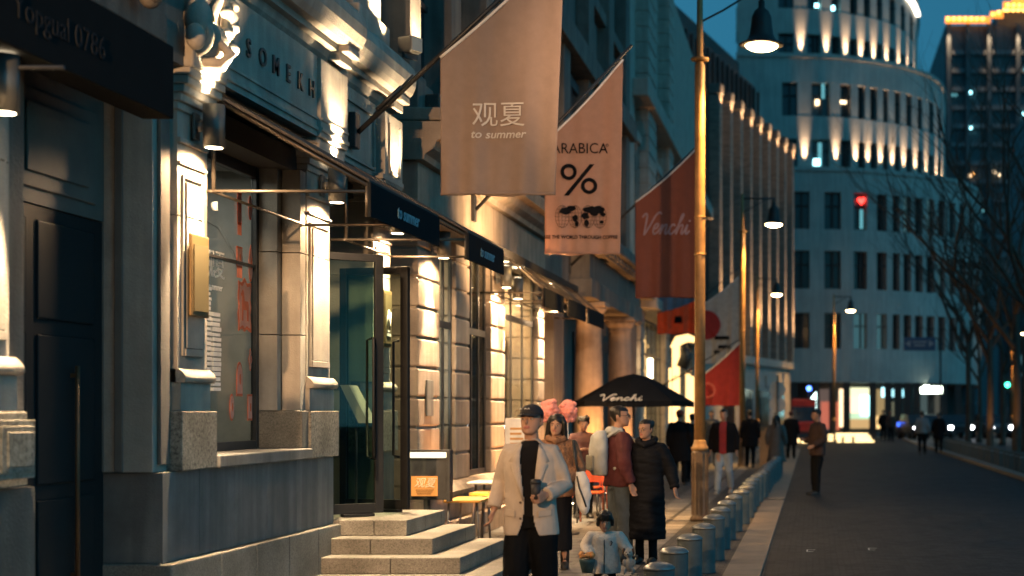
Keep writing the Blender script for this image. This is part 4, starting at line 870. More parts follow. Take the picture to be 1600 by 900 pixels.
# umbrella
t = thing('cafe_umbrella', 'black cafe umbrella with white handwritten lettering before the columns', 'umbrella', (XD(990, 29), 29, 0))
D = 29.0; xc = XD(990, D); rx = XD(1084, D)-xc; zr, zt_ = 1.7+12/2400*D, 1.7+56/2400*D
b = MB(); b.smooth = False; ap = b._v((xc, D, zt_)); cr_ = []
UM = mat('black umbrella cloth', (.009,.010,.013), .9, spec=.05)
N_ = 8
for ring_f, zz in ((.28, zt_-.07), (1.0, zr)):
    cr_.append([b._v((xc + rx*ring_f*math.cos(math.pi/4*k)*1.0, D + rx*ring_f*math.sin(math.pi/4*k), zz - (.0 if k % 2 == 0 or ring_f < 1 else -.02))) for k in range(N_)])
for k in range(N_): b._f([ap, cr_[0][k], cr_[0][(k+1) % N_]]); b._f([cr_[0][k], cr_[1][k], cr_[1][(k+1) % N_], cr_[0][(k+1) % N_]])
lo = [b._v(v.co + Vector((0,0,-.10))) for v in cr_[1]]
for k in range(N_): b._f([cr_[1][k], lo[k], lo[(k+1) % N_], cr_[1][(k+1) % N_]])
c = b.build('canopy', UM, t); so = c.modifiers.new('s', 'SOLIDIFY'); so.thickness = .008
b = MB(); dy = lambda w: Vector((w.x, D - rx*(.28+.72*max(0, min(1, (zt_-.07-w.z)/(zt_-.07-zr))))*1.0 - .05, w.z))
script(b, XD(948, D), 1.7 + 14/2400*D, .105, .02, D, dy, 3.1); b.build('lettering', WHITE, c, fixn=False)
b = MB(); b.tube([(xc, D, 0), (xc, D, zt_)], .025, 8); b.lathe((xc, D, 0), [(.35,0), (.35,.06), (.05,.1)], 16); b.build('pole', BLACK, t)
b = MB()
for k in range(N_): b.tube([(xc, D, zt_-.05), (xc + rx*.97*math.cos(math.pi/4*k), D + rx*.97*math.sin(math.pi/4*k), zr-.02)], .012, 6)
b.build('rib', BLACK, t)
# column uplights and portico glow, plus two added to warm the rusticated piers
for (x, y, z, e, aim) in ((-4.0, 30.2, .15, 420, (-.25, .35, 1)), (-3.9, 35.3, .15, 260, (-.3, .4, 1)), (-4.1, 28.0, .12, 330, (-.3, .25, 1)), (-4.2, 40.3, .2, 420, (-.3, .1, 1)), (-4.2, 26.8, .15, 130, (-.3, .1, 1)), (-3.9, 19.0, .1, 110, (-.4, .1, 1)), (-3.9, 23.0, .1, 130, (-.4, .1, 1))):
    g = thing('ground_light', 'warm uplight set in the pavement at depth %d metres by the facade' % int(y), 'uplight', (x, y, 0)); g['label'] = {30: 'warm uplight at the foot of the nearer orange column', 35: 'warm uplight at the foot of the farther column', 28: 'warm uplight before the flat pilaster left of the columns', 40: 'warm uplight beyond the columns by the quoined building', 26: 'warm uplight at the far corner of the bright shop', 19: 'added warm uplight before the first rusticated pier', 23: 'added warm uplight before the rusticated pier at the near side of the warm shop'}[int(y)]
    b = MB(); b.lathe((x, y, 0), [(.09,0), (.09,.05), (.07,.06)], 16); b.build('housing', BLACK, g); b = MB(); b.lathe((x, y, .062), [(.065,0), (.065,.004)], 16); b.build('lens', GLOW, g)
    lamp('SPOT', 'beam', (x, y, z), e, (1, .42, .12), g, aim, .05, 80, .9)
for px, D, zz, lab in ((989, 42.0, 3.0, 'glowing tube wall lamp left of the far shop entrance'), (1017, 47.2, 2.95, 'glowing tube wall lamp between the far shop windows')):
    X = XD(px, D); t = thing('tube_light', lab, 'lamp', (X, D, zz)); b = MB(); b.tube([(X, D, zz-.32), (X, D, zz+.32)], .055, 10); b.build('tube', emis('amber tube glow', (1, .75, .42), 7), t); b = MB(); b.box(-5.2, X+.02, D-.03, D+.03, zz-.38, zz-.33); b.build('bracket', BLACK, t)
# bright shop gate seen past the post
t = thing('lit_gate', 'glowing warm shop gate panel between the umbrella and the nearest lamp post', 'lit sign', (-4.6, 50, 0))
LG = emis('warm gate glow', (1, .58, .22), 1.2)
b = MB()
for px, D, w in ((1056, 50, .30), (1075, 56, .2), (1081, 60, .2), (1047, 48, .1)): X = XD(px, D); b.box(X-w*.4, X+w*.4, D, D+.1, .4, 3.0 + (.9 if w > .25 else 0))
b.build('glow_panel', LG, t)
b = MB(); D = 50.2; pts = [(XD(1052, D), D, 1.7+95/2400*D), (XD(1060, D), D, 1.7+108/2400*D), (XD(1075, D), D, 1.7+112/2400*D), (XD(1088, D), D, 1.7+108/2400*D)]; b.tube(pts, [.12, .16, .13, .08], 8); b.build('arch', LG, t)
b = MB(); b.tube([(XD(1066, D), D-.3, 1.7+65/2400*D), (XD(1074, D), D-.3, 1.7+85/2400*D), (XD(1070, D), D-.3, 1.7+100/2400*D)], [.18, .2, .08], 8); b.build('silhouette', BLACK, t)
# ================================================================== BUILDING 5 (light fins)
A5 = Vector((XD(1122, 71.4), 71.4, 0)); E5 = Vector((XD(1240, 88), 88, 0)); d5 = (E5-A5).normalized(); L5 = (E5-A5).length; n5 = Vector((d5.y, -d5.x, 0))
B5 = thing('ribbed_building', 'dark building with tall glowing ribs and a pale ground floor where the street bends', 'building', A5)
T5 = Matrix(((d5.x, n5.x, 0, A5.x), (d5.y, n5.y, 0, A5.y), (0,0,1,0), (0,0,0,1)))   # local: x along the facade, y outward
DK = mat('dark cladding', (.035,.033,.032), .6, 0, .2, 1)
b = MB(); b.T = T5; b.box(-6, L5, -14, -.5, 4.4, 16.6); b.box(-6, L5-.3, -14, -2.2, 16.6, 20.2); b.box(-6, L5-.8, -13, -3, 20.2, 21.5)
for k in range(18): b.box(k, k+.12, -2.2, -2.05, 16.7, 20.0)
b.build('wall', DK, B5)
b = MB(); b.T = T5; b.box(-6, L5, -14, -.2, 0, 4.0); b.box(-6, L5+.1, -14, .05, 4.0, 4.4); b.box(L5*.62, L5*.80, -.2, -.1, 2.9, 3.5); b.build('base', STONE, B5)
b = MB(); b.T = T5
for k in range(4): b.box(L5*(.1+.22*k), L5*(.1+.22*k)+2, -.2, -.12, .2, 2.7)
b.build('window', DGLASS, B5)
FIN = mat('rib stone', (.24,.20,.165), .8, 0, .3, 2, stretch=(1, 1, 6), bump=.8, bscale=8)
for k in range(9):
    x = L5*(.02 + k*.12)
    b = MB(); b.T = T5; b.box(x-.24, x+.24, -.5, .06, 4.42, 16.4, .03); b.build('rib', FIN, B5)
    b = MB(); b.T = T5; b.box(x-.3, x+.3, -.5, .12, 16.4, 16.9, .05); b.build('rib_cap', SHADED, B5)
    p = T5 @ Vector((x, .45, 4.6)); lamp('SPOT', 'rib_uplight', p, 3500, (1, .56, .26), B5, T5.to_3x3() @ Vector((0, -.075, 1)), .06, 26, 1)
    p = T5 @ Vector((x, .5, 15.9)); lamp('SPOT', 'cap_light', p, 90, (1, .6, .3), B5, T5.to_3x3() @ Vector((0, -.5, .8)), .05, 100, 1)
# ================================================================== ROUND BUILDING
BR = thing('round_building', 'round pale stepped office building with rows of tall windows and uplit upper floors', 'building', (0, 96, 0))
RST = mat('pale round building cladding', (.45,.41,.375), .75, 0, .12, .5, streak=.15)
def curve(ctl):
    pts = [Vector((XD(px, D), D)) for px, D in ctl]; out = []
    for i in range(len(pts)-1):
        p0, p1, p2, p3 = pts[max(0,i-1)], pts[i], pts[i+1], pts[min(len(pts)-1,i+2)]
        for j in range(8):
            t_ = j/8; out.append(.5*((2*p1) + (p2-p0)*t_ + (2*p0-5*p1+4*p2-p3)*t_*t_ + (3*p1-p0-3*p2+p3)*t_**3))
    out.append(pts[-1]); return out
def at_px(C, px):
    """first point of plan curve C on the sight line through column px"""
    k = (px-1270)/F
    for a, c in zip(C, C[1:]):
        fa, fc = a.x - k*a.y, c.x - k*c.y
        if fa <= 0 <= fc: u = fa/(fa-fc) if fa != fc else 0; return a + (c-a)*u
    return max(C, key=lambda p: p.x - k*p.y)
C1 = curve([(1150,95),(1270,95.2),(1360,96),(1440,98.2),(1500,101),(1526,105),(1533,112),(1526,122)])
C2 = curve([(1150,97),(1240,97.2),(1320,97.8),(1400,100),(1450,103),(1472,107),(1477,114),(1470,124)])
C3 = curve([(1150,98.5),(1230,98.7),(1290,99.3),(1370,101.5),(1410,104.5),(1429,109),(1434,115),(1428,124)])
def band(mb, C, z0, z1, off=0.0, back=5.0, lo=None, hi=None):
    n = len(C); 
    nr = []
    for i in range(n):
        d = (C[min(n-1,i+1)] - C[max(0,i-1)]).normalized(); nr.append(Vector((d.y, -d.x)))
    fr = [C[i] + nr[i]*off for i in range(n)]; bk = [C[i] - nr[i]*back for i in range(n)]
    V = lambda p, z: mb._v((p.x, p.y, z))
    f0 = [V(p, z0) for p in fr]; f1 = [V(p, z1) for p in fr]; b0_ = [V(p, z0) for p in bk]; b1 = [V(p, z1) for p in bk]
    for i in range(n-1):
        mb._f([f0[i], f0[i+1], f1[i+1], f1[i]]); mb._f([f1[i], f1[i+1], b1[i+1], b1[i]]); mb._f([b0_[i], b0_[i+1], f0[i+1], f0[i]])
    mb._f([f0[-1], b0_[-1], b1[-1], f1[-1]]); mb._f([f0[0], f1[0], b1[0], b0_[0]])
def sub(C, pa, pb, n=3): return [at_px(C, pa + (pb-pa)*k/n) for k in range(n+1)]
W1 = [(1240,1265),(1288,1314),(1334,1355),(1370,1386),(1395,1406),(1412,1424),(1430,1442),(1448,1460),(1466,1477),(1483,1493),(1499,1508),(1514,1521)]
W2 = [(1222,1246),(1268,1297),(1313,1330),(1341,1352),(1360,1371),(1380,1388),(1398,1407),(1416,1425),(1434,1441),(1452,1459),(1466,1470)]
W3 = [(1216,1240),(1261,1283),(1299,1314),(1328,1340),(1350,1360),(1370,1379),(1390,1399),(1408,1414),(1422,1427)]
b = MB()
for C, bands in ((C1, ((3.4,5.5,0),(7.7,9.2,0),(11.56,12.9,0),(15.2,16.5,0),(16.5,16.75,.12))), (C2, ((16.6,17.0,-.02),(18.85,20.3,0),(22.4,24.0,0),(24.0,24.25,.12))), (C3, ((23.9,24.2,0),(25.9,27.5,0),(29.2,30.6,0),(30.6,30.9,.15)))):
    for z0, z1, off in bands: band(b, C, z0, z1, off, 3)
b.build('wall_band', RST, BR)
b = MB(); rr = random.Random(2)
RW = [(C1, W1, 5.5, 7.7), (C1, W1, 9.2, 11.56), (C1, W1, 12.9, 15.2), (C2, W2, 17.0, 18.85), (C2, W2, 20.3, 22.4), (C3, W3, 24.2, 25.9), (C3, W3, 27.5, 29.2)]
for C, Ws, z0, z1 in RW:
    edges = [1152] + [e for w in Ws for e in w]; tail = [p for p in C if p.y > at_px(C, Ws[-1][1]).y]
    for i in range(0, len(edges)-1, 2): band(b, sub(C, edges[i], edges[i+1], 2), z0, z1, -.01, .6)
    if len(tail) > 1: band(b, [at_px(C, Ws[-1][1])] + tail, z0, z1, -.01, .6)
b.build('pier', RST, BR)
WG = mat('dim office glass', (.035,.045,.05), .15, 0, .2, .6, spec=.7)
TEAL = emis('teal office light', (.10,.32,.36), .55); TEALB = emis('bright teal lamp', (.35, .9, 1), 3); HEART = emis('red heart light', (1, .04, .03), 3)
LITW = emis('faint office light', (.05,.13,.15), .35)
for C, Ws, z0, z1 in RW:
    for (a, c_) in Ws:
        b = MB(); s_ = sub(C, a, c_, 2); band(b, s_, z0+.001, z1-.001, -.5, .55); w_ = b.build('window', LITW if rr.random() < .2 else WG, BR)
        b = MB(); m_ = (s_[1]); b.box(m_.x-.06, m_.x+.06, m_.y+.28, m_.y+.4, z0, z1); b.box(s_[0].x, s_[2].x, min(s_[0].y, s_[2].y)+.42, min(s_[0].y, s_[2].y)+.47, z0+(z1-z0)*.62, z0+(z1-z0)*.66); b.build('frame', DK, w_)
def spot_in(px, C, z, w, h, m, nm):
    p = at_px(C, px); b = MB(); b.box(p.x-w/2, p.x+w/2, p.y+.12, p.y+.2, z-h/2, z+h/2, .02); b.build(nm, m, BR)
for px, C, z, w, h, m in ((1276, C2, 17.4, .42, .42, TEALB), (1286, C2, 22.0, .2, 1.1, TEAL), (1276, C3, 27.8, .25, .25, TEALB), (1300, C3, 27.75, .35, .3, TEALB), (1281, C2, 17.9, .25, 1.5, TEAL), (1315, C2, 21.3, .2, .2, emis('small warm lamp', (1,.7,.4), 2)), (1320, C2, 21.3, .2, .2, MATS['small warm lamp']), (1277, C2, 21.2, .25, .35, MATS['small warm lamp'])):
    spot_in(px, C, z, w, h, m, 'room_lamp')
p = at_px(C1, 1346); b = MB(); hz = 14.75; b.prism([(p.x + .24*(math.sin(t_)**3), p.y+.15, hz + .017*(13*math.cos(t_)-5*math.cos(2*t_)-2*math.cos(3*t_)-math.cos(4*t_))) for t_ in [2*math.pi*k/30 for k in range(30)]], (0, .06, 0)); b.build('heart_light', HEART, BR)
b = MB(); b.box(p.x-.1, p.x+.1, p.y+.2, p.y+.25, 13.0, 14.2); b.build('room_lamp', TEAL, BR)
# uplights between the upper windows
def uplights(C, pxs, z, e):
    for px in pxs:
        q1, q2 = at_px(C, px-2), at_px(C, px+2); d = (q2-q1).normalized() if (q2-q1).length > 1e-6 else Vector((0,1)); n_ = Vector((d.y, -d.x)); p = at_px(C, px) + n_*.22
        lamp('SPOT', 'wall_uplight', (p.x, p.y, z+.02), e, (1, .66, .38), BR, (-n_.x*.17, -n_.y*.17, 1), .05, 25, 1)
uplights(C2, (1257,1306,1337,1356,1376,1394,1412,1430,1447,1463,1472), 17.02, 1050)
uplights(C3, (1251,1291,1321,1345,1365,1385,1404,1418,1428), 24.25, 1050)
b = MB(); tl = sub(C3, 1413, 1431, 4); band(b, tl, 29.85, 30.1, .3, .1); b.build('crown_light', emis('white crown light', (1, .9, .7), 2.2), BR)
# ground floor shops of the round building
b = MB(); band(b, C1, 0, .25, -.35, 3); band(b, C1, 0.25, 3.39, -2.6, 1); b.build('shop_wall', mat('dim shop wall', (.10,.10,.10), .7), BR)
pt = MB()
for px in (1241, 1275, 1301, 1323, 1364, 1388, 1403, 1418, 1433, 1455, 1475, 1497, 1518): q1 = at_px(C1, px); pt.box(q1.x-.22, q1.x+.22, q1.y+.1, q1.y+.5, .0, 3.4)
pt.build('shop_pier', DK, BR)
SHOPS = [(1325,1362,.6,2.9,(.42,.62,.42),.55), (1327,1360,2.4,3.1,(.75,.75,.45),.7), (1330,1343,1.5,2.5,(1,.55,.4),.9), (1346,1361,1.3,2.6,(.35,.85,.9),1.9), (1328,1361,.5,1.1,(.55,.35,.15),.5), (1278,1300,.4,3.0,(.10,.07,.06),.5), (1312,1319,.6,3.0,(.9,.6,.35),1.1), (1283,1298,.5,2.2,(.30,.08,.05),.8), (1306,1312,.4,2.2,(.4,.1,.05),.7),
         (1366,1386,.5,3.0,(.32,.22,.10),.45), (1379,1386,2.5,3.1,(.35,.75,.85),1.6), (1392,1402,2.5,3.0,(.30,.62,.7),1.0), (1412,1421,2.5,3.0,(.30,.7,.8),1.2), (1391,1402,.6,2.2,(.12,.12,.08),.5), (1370,1380,.5,1.3,(.8,.5,.2),1.0), (1437,1452,.4,2.8,(.04,.06,.06),.6), (1457,1472,.4,2.8,(.05,.05,.04),.6)]
for i, (a, c_, z0, z1, col, st) in enumerate(SHOPS):
    p, q1 = at_px(C1, a), at_px(C1, c_); b = MB(); b.box(p.x, q1.x, max(p.y, q1.y)+1.9-.06*i, max(p.y, q1.y)+1.95-.06*i, z0, z1); b.build('lit_shop_window', emis('shop glow %d' % i, col, st), BR)
t = thing('lit_sign', 'small white glowing sign above the round building shops', 'lit sign', (at_px(C1, 1455).x, at_px(C1, 1455).y-.4, 2.9)); p = at_px(C1, 1454)
WS = emis('white sign glow', (.85, 1, .8), 7); b = MB(); rr = random.Random(1); x = XD(1438, p.y)
for i in range(7): w = .17; b.box(x, x+w, p.y-.4, p.y-.3, 2.75, 2.75+rr.uniform(.34, .52)); x += .2
b.build('letters', WS, t); b = MB(); b.box(XD(1437, p.y), XD(1472, p.y), p.y-.3, p.y-.2, 2.7, 3.3); b.build('backing', BLACK, t)
t = thing('lit_sign', 'tilted white blue flag shaped lit sign beside the red van', 'lit sign', (XD(1273, 80), 80, 0)); D = 80
b = MB(); b.prism([(XD(1267, D), D, 1.7+18/30), (XD(1276, D), D, 1.7+29/30), (XD(1276, D), D, 1.7-8/30), (XD(1272, D), D, 1.7+3/30)], (0, .05, 0)); b.build('face', emis('pale sign glow', (.7, 1, .95), 2.5), t); b = MB(); b.tube([(XD(1277, D), D, 0), (XD(1277, D), D, 3)], .05, 8); b.build('post', BLACK, t)
t = thing('lit_sign', 'small round blue light above the red van', 'lit sign', (XD(1264, 82), 82, 3)); b = MB(); b.ell((XD(1264, 82), 82, 1.7+33/29.3), (.13, .1, .13)); b.build('lens', emis('blue sign glow', (.08, .2, 1), 4), t); b = MB(); b.tube([(XD(1264, 82), 82.1, 0), (XD(1264, 82), 82.1, 2.8)], .03, 6); b.build('post', BLACK, t)
# ================================================================== TOWER AND CITY BEHIND
TW = thing('high_rise_tower', 'dark distant high rise with an orange lit stepped roofline', 'tower', (XD(1560, 250), 258, 0))
TM = mat('hazed tower cladding', (.10,.13,.14), .7, 0, .3, .15)  # bluish base colour puts distance haze into the cladding
D = 250; zt = lambda py: 1.7 + (640-py)/2400*D
b = MB(); b.box(XD(1477, D), XD(1800, D), D, D+40, 0, zt(40)); b.box(XD(1560, D), XD(1760, D), D+1, D+39, zt(40), zt(14))
for px in (1482, 1512, 1545, 1590, 1625, 1660): b.box(XD(px-3, D), XD(px+3, D), D-.8, D, 0, zt(38))
b.build('wall', TM, TW)
b = MB()
for i in range(20):
    for (a, c_) in ((1487, 1508), (1517, 1541), (1550, 1586), (1595, 1621)): b.box(XD(a, D), XD(c_, D), D-.5, D, 3*i+2.4, 3*i+3.1)
b.build('balcony_slab', mat('tower slab', (.16,.19,.20), .7), TW)
OR = emis('orange roof light', (1, .30, .04), .8); ORB = emis('bright orange lamp', (1, .42, .08), 3)
b = MB()
for (a, c_, py) in ((1476, 1546, 38), (1546, 1566, 30), (1566, 1600, 15), (1580, 1640, 5)): b.box(XD(a, D), XD(c_, D), D-1.3, D-1, zt(py+1), zt(py-9))
b.build('roof_light', OR, TW)
b = MB()
for px, py in [(1480+9*i, 33) for i in range(7)] + [(1550+9*i, 26 - 3*i) for i in range(3)] + [(1573+9*i, 12) for i in range(8)] + [(1573+8*i, 20) for i in range(8)]: b.ell((XD(px, D), D-1.6, zt(py)), (.3, .3, .25), 8, 6)
b.build('roof_lamp', ORB, TW)
for px in (1482, 1545, 1590): lamp('SPOT', 'roof_downlight', (XD(px, D), D-1.4, zt(40)), 4200, (1, .6, .35), TW, (0, .10, -1), .1, 30, 1)
for px, py, m_ in ((1516, 146, TEALB), (1516, 201, TEALB), (1488, 150, TEAL), (1493, 150, TEAL), (1519, 274, MATS['bright orange lamp']), (1514, 276, MATS['small warm lamp']), (1553, 270, MATS['small warm lamp']), (1560, 275, MATS['small warm lamp']), (1598, 180, TEALB), (1580, 420, MATS['small warm lamp']), (1600, 110, TEAL), (1535, 330, TEAL)):
    b = MB(); b.box(XD(px-1.6, D), XD(px+1.6, D), D-.9, D-.7, zt(py+2), zt(py-2)); b.build('lit_window', m_, TW)
for i, (a, c_, D, h, lab) in enumerate(((1560, 1680, 150, 14, 'low dark block beyond the bare trees'), (1620, 1800, 140, 30, 'dark block beyond the trees at the right edge'))):
    t = thing('city_block', lab, 'building', (XD((a+c_)/2, D), D+10, 0)); b = MB(); b.box(XD(a, D), XD(c_, D), D, D+20, 0, h); b.build('wall', TM, t)
    for k in range(5):
        b = MB(); b.box(XD(a+8+k*20, D), XD(a+18+k*20, D), D-.1, D, 2+k % 2*3, 4+k % 2*3); b.build('window', LITW if k % 2 else WG, t)
t = thing('city_block', 'dark plain building standing behind the viewpoint, outside the picture', 'building', (-8, -42, 0))
b = MB(); b.box(-45, 16, -60, -36, 0, 24); b.build('wall', DK, t)
for k in range(6): b = MB(); b.box(-36+8*k, -33+8*k, -36, -35.9, 4, 8); b.build('window', WG, t)
# ================================================================== BARE TREES
BARK = mat('dark bark', (.075,.055,.04), .9, 0, .3, 8, bump=.6, bscale=30, stretch=(1, 1, .3))
def tree(X, D, h, lab, seed, lean=0):
    rr = random.Random(seed); t = thing('bare_tree', lab, 'tree', (X, D, 0), 'bare trees along the right kerb')
    tr = MB(); br = MB(); top = Vector((X+lean, D, h*.42)); r0 = .028*h**.9*.55
    tr.tube([(X, D, 0), (X+.02, D, .2), (X+lean*.3+.05, D, h*.18), tuple(top)], [r0*1.35, r0, r0*.85, r0*.7], 10); tr.build('trunk', BARK, t)
    def grow(p, d, L_, r, lev):
        if lev > 6 or r < .0028: return
        q = p; pts = [p]; rs = [r]; n = 3
        for k in range(n):
            d = (d + Vector((rr.uniform(-.22,.22), rr.uniform(-.22,.22), rr.uniform(-.05,.16)))).normalized(); q = q + d*(L_/n); pts.append(q); rs.append(r*(1-.36*(k+1)/n))
        br.tube(pts, rs, 6 if lev < 2 else 4, False)
        m = 3 if lev < 3 else 2
        for k in range(m):
            a = rr.uniform(0, 6.28); s_ = rr.uniform(.35, .75); dd = (d + Vector((math.cos(a)*s_, math.sin(a)*s_, rr.uniform(-.12,.3)))).normalized()
            grow(pts[rr.choice((1, 2, 3)) if k else 3], dd, L_*rr.uniform(.62,.82), rs[-1]*rr.uniform(.62,.9), lev+1)
    for k in range(4):
        a = k*1.6 + rr.uniform(0, .6); grow(top - Vector((0, 0, rr.uniform(0, h*.14))), Vector((math.cos(a)*.6, math.sin(a)*.6, 1)).normalized(), h*.25, r0*.62, 0)
    br.build('branches', BARK, t)
for i, (px, D, h, lab) in enumerate(((1512, 64, 11.5, 'bare winter tree with a thick dark trunk before the round building corner'), (1546, 55, 12, 'bare winter tree with an orange lit trunk, middle of the row'), (1587, 47, 12.5, 'bare winter tree with orange lit trunk nearest the right edge'), (1622, 40, 12, 'bare winter tree leaning in from beyond the right edge'), (1530, 80, 10.5, 'slim bare tree behind the dark trunk'), (1566, 73, 11, 'slim bare tree between the two orange lit trunks'), (1600, 62, 11, 'slim bare tree behind the rightmost lit trunk'), (1660, 44, 13, 'bare tree wholly beyond the right edge with branches reaching in'))):
    tree(XD(px, D), D, h, lab, 20+i)
for X, D in ((XD(1540, 54.2), 54.2), (XD(1580, 46), 46)):
    lamp('SPOT', 'trunk_uplight', (X, D, .3), 70, (1, .45, .14), None, (.08, .35, 1), .05, 60, 1)
    t = thing('ground_light', 'small uplight at the foot of the %s lit tree trunk' % ('middle' if D > 50 else 'rightmost'), 'uplight', (X, D, 0)); b = MB(); b.lathe((X, D, .0), [(.09,0), (.1,.22), (.08,.24)], 12); b.build('housing', BLACK, t); b = MB(); b.lathe((X, D, .242), [(.06,0), (.06,.004)], 12); b.build('lens', GLOW, t)
# row of short posts on the far kerb
pp = thing('short_post', 'short grey post in the row along the right hand kerb', 'post', (0,0,0), 'short posts along the far kerb', local=True)
b = MB(); b.box(-.13, .13, -.08, .08, 0, .56, .02); b.build('post', mat('weathered grey post', (.11,.10,.085), .8), pp); b = MB(); b.box(-.11, .11, -.083, -.0801, .45, .49); b.build('band', BOLC, pp)
for i in range(32):
    D = 33 + i*1.1; o = pp if i == 0 else copy_tree(pp); o.location = (5.45 + .02*math.sin(i*3), D, 0); o.rotation_euler = (0, 0, .05*math.sin(i*7))
# ================================================================== SIGNS, BARRIERS, CARS
t = thing('road_sign', 'two pale round sign discs seen from behind on one post', 'road sign', (XD(1215, 58), 58, 0)); D = 58
for py in (609, 632):
    b = MB(); x = XD(1215, D); z_ = 1.7 + (640-py)/2400*D; b.tube([(x, D, z_), (x, D+.03, z_)], .31, 28); b.build('disc', mat('pale sign back', (.68,.60,.54), .6), t)
b = MB(); b.tube([(XD(1215, D), D-.04, 0), (XD(1215, D), D-.04, 3.0)], .045, 10); b.build('post', MATS['grey steel leg'], t)
t = thing('road_sign', 'blue direction sign with white arrows before the round building', 'road sign', (XD(1437, 84), 84, 0)); D = 84
b = MB(); b.box(XD(1412, D), XD(1462, D), D, D+.06, 1.7+92/2400*D, 1.7+113/2400*D, .02); f_ = b.build('panel', mat('blue sign paint', (.03,.09,.18), .5), t)
b = MB(); zc = 1.7+103/2400*D
for px, s_ in ((1418, -1), (1456, 1)): x = XD(px, D); b.prism([(x-.16*s_, D-.02, zc+.2), (x+.12*s_, D-.02, zc), (x-.16*s_, D-.02, zc-.2)], (0, .01, 0))
b.box(XD(1426, D), XD(1448, D), D-.02, D-.01, zc+.05, zc+.14); b.box(XD(1428, D), XD(1446, D), D-.02, D-.01, zc-.14, zc-.05); b.build('arrow', mat('sign white', (.30,.33,.36), .5), f_)
b = MB(); b.tube([(XD(1470, D), D+.1, 0), (XD(1470, D), D+.1, 5.6), (XD(1412, D), D+.1, 5.6)], .06, 8); b.build('post', BLACK, t)
t = thing('traffic_light', 'traffic signal showing green among the bare trees', 'traffic light', (XD(1574, 90), 90, 0)); D = 90; x = XD(1574, D)
b = MB(); b.box(x-.17, x+.17, D, D+.2, 2.7, 3.7, .03); b.build('housing', BLACK, t); b = MB(); b.tube([(x, D-.04, 3.15), (x, D, 3.15)], .14, 14); b.build('lens', emis('green signal', (.05, 1, .5), 5), t); b = MB(); b.tube([(x, D+.1, 0), (x, D+.1, 2.7)], .06, 8); b.build('post', BLACK, t)
# lit barrier boards
t = thing('light_barrier', 'low barrier of glowing amber boards across the far end of the road', 'barrier', (XD(1325, 80), 80, 0)); D = 80
LB = emis('amber board glow', (1, .68, .30), 1.5); b = MB()
for k, (a, c_) in enumerate(((1306, 1356), (1306, 1360), (1306, 1362), (1308, 1366))): 
    z_ = .28 - k*.125 + .1; b.box(XD(a, D), XD(c_, D), D, D+.05, z_, z_+.085)
for k in range(3): b.box(XD(1294, D), XD(1302, D), D, D+.05, .33-k*.13, .41-k*.13)
b.build('lit_board', LB, t)
b = MB(); b.box(XD(1292, D), XD(1368, D), D+.06, D+.1, 0, .48)
for px in (1318, 1334): b.box(XD(px-3, D), XD(px+1, D), D-.03, D-.005, 0, .3)
b.build('panel', BLACK, t)
t = thing('light_barrier', 'pair of small amber lit boards in front of the red van', 'barrier', (XD(1250, 74), 74, 0)); D = 74
b = MB(); b.box(XD(1241, D), XD(1249, D), D, D+.05, .1, .3); b.box(XD(1252, D), XD(1261, D), D, D+.05, .1, .27); b.build('lit_board', LB, t); b = MB(); b.box(XD(1240, D), XD(1262, D), D+.06, D+.1, 0, .35); b.build('panel', BLACK, t)
t = thing('crate_box', 'tan plywood box standing at the end of the bollard row', 'box', (XD(1201, 47), 47, 0)); D = 47
b = MB(); b.box(XD(1187, D), XD(1215, D), D, D+.5, 0, 1.7-28/2400*D, .01); b.build('panel', mat('tan plywood', (.34,.20,.10), .7), t); b = MB(); b.box(XD(1186, D), XD(1216, D), D-.02, D+.52, 1.155, 1.185, .005); b.build('lid', TIMB, t)
# red van
def van(X, D, lab):
    t = thing('red_van', lab, 'van', (X, D, 0)); RV = mat('red van paint', (.62,.04,.03), .5, 0); 
    b = MB(); b.box(X-.62, X+.62, D, D+3.0, .55, 2.25, .08); b.box(X-.6, X+.6, D-1.1, D-.01, .5, 1.1, .08); b.build('body', RV, t)
    b = MB(); b.prism([(X-.58, D-.9, 1.1), (X-.58, D-.1, 1.1), (X-.58, D-.1, 1.85), (X-.58, D-.45, 1.85)], (1.16, 0, 0)); b.build('windscreen', DGLASS, t)
    for x in (-.62, .62):
        for y in (-.6, 2.2): b = MB(); b.tube([(X+x-.08, D+y, .3), (X+x+.08, D+y, .3)], .3, 16); b.build('wheel', BLACK, t)
    b = MB(); b.box(X-.45, X+.45, D-1.12, D-1.105, .55, .62); b.build('bumper', BLACK, t)
van(XD(1256, 78), 78, 'small red delivery van parked at the far left end of the road')
def car(X, D, yaw, m, lab, light=(.95, .95, 1)):
    t = thing('car', lab, 'car', (X, D, 0), 'cars on the cross street', local=True); t.rotation_euler = (0, 0, yaw)
    b = MB(); pr = [(-2.1,.35), (-2.15,.7), (-1.5,.86), (-1.3,.9), (1.9,.92), (2.1,.85), (2.15,.4)]
    b.prism([(-.85, y, z) for y, z in pr], (1.7, 0, 0)); b.build('body', m, t)
    b = MB(); b.prism([(-.72, y, z) for y, z in ((-1.0,.92), (-.4,1.4), (1.1,1.42), (1.75,.94))], (1.44, 0, 0)); b.build('cabin', DGLASS, t)
    for x in (-.8, .8):
        for y in (-1.3, 1.3): b = MB(); b.tube([(x-.1, y, .32), (x+.1, y, .32)], .32, 16); b.build('wheel', BLACK, t)
    for x in (-.58, .58): b = MB(); b.ell((x, -2.12, .66), (.16, .05, .10), 10, 7); b.build('headlight', emis('headlight', (.95, .97, 1), 16), t)
    b = MB(); b.box(-.5, .5, -2.17, -2.14, .42, .55); b.build('grille', BLACK, t)
CP = [mat('dark car paint', (.03,.035,.04), .3, .4), mat('grey car paint', (.10,.11,.12), .3, .4)]
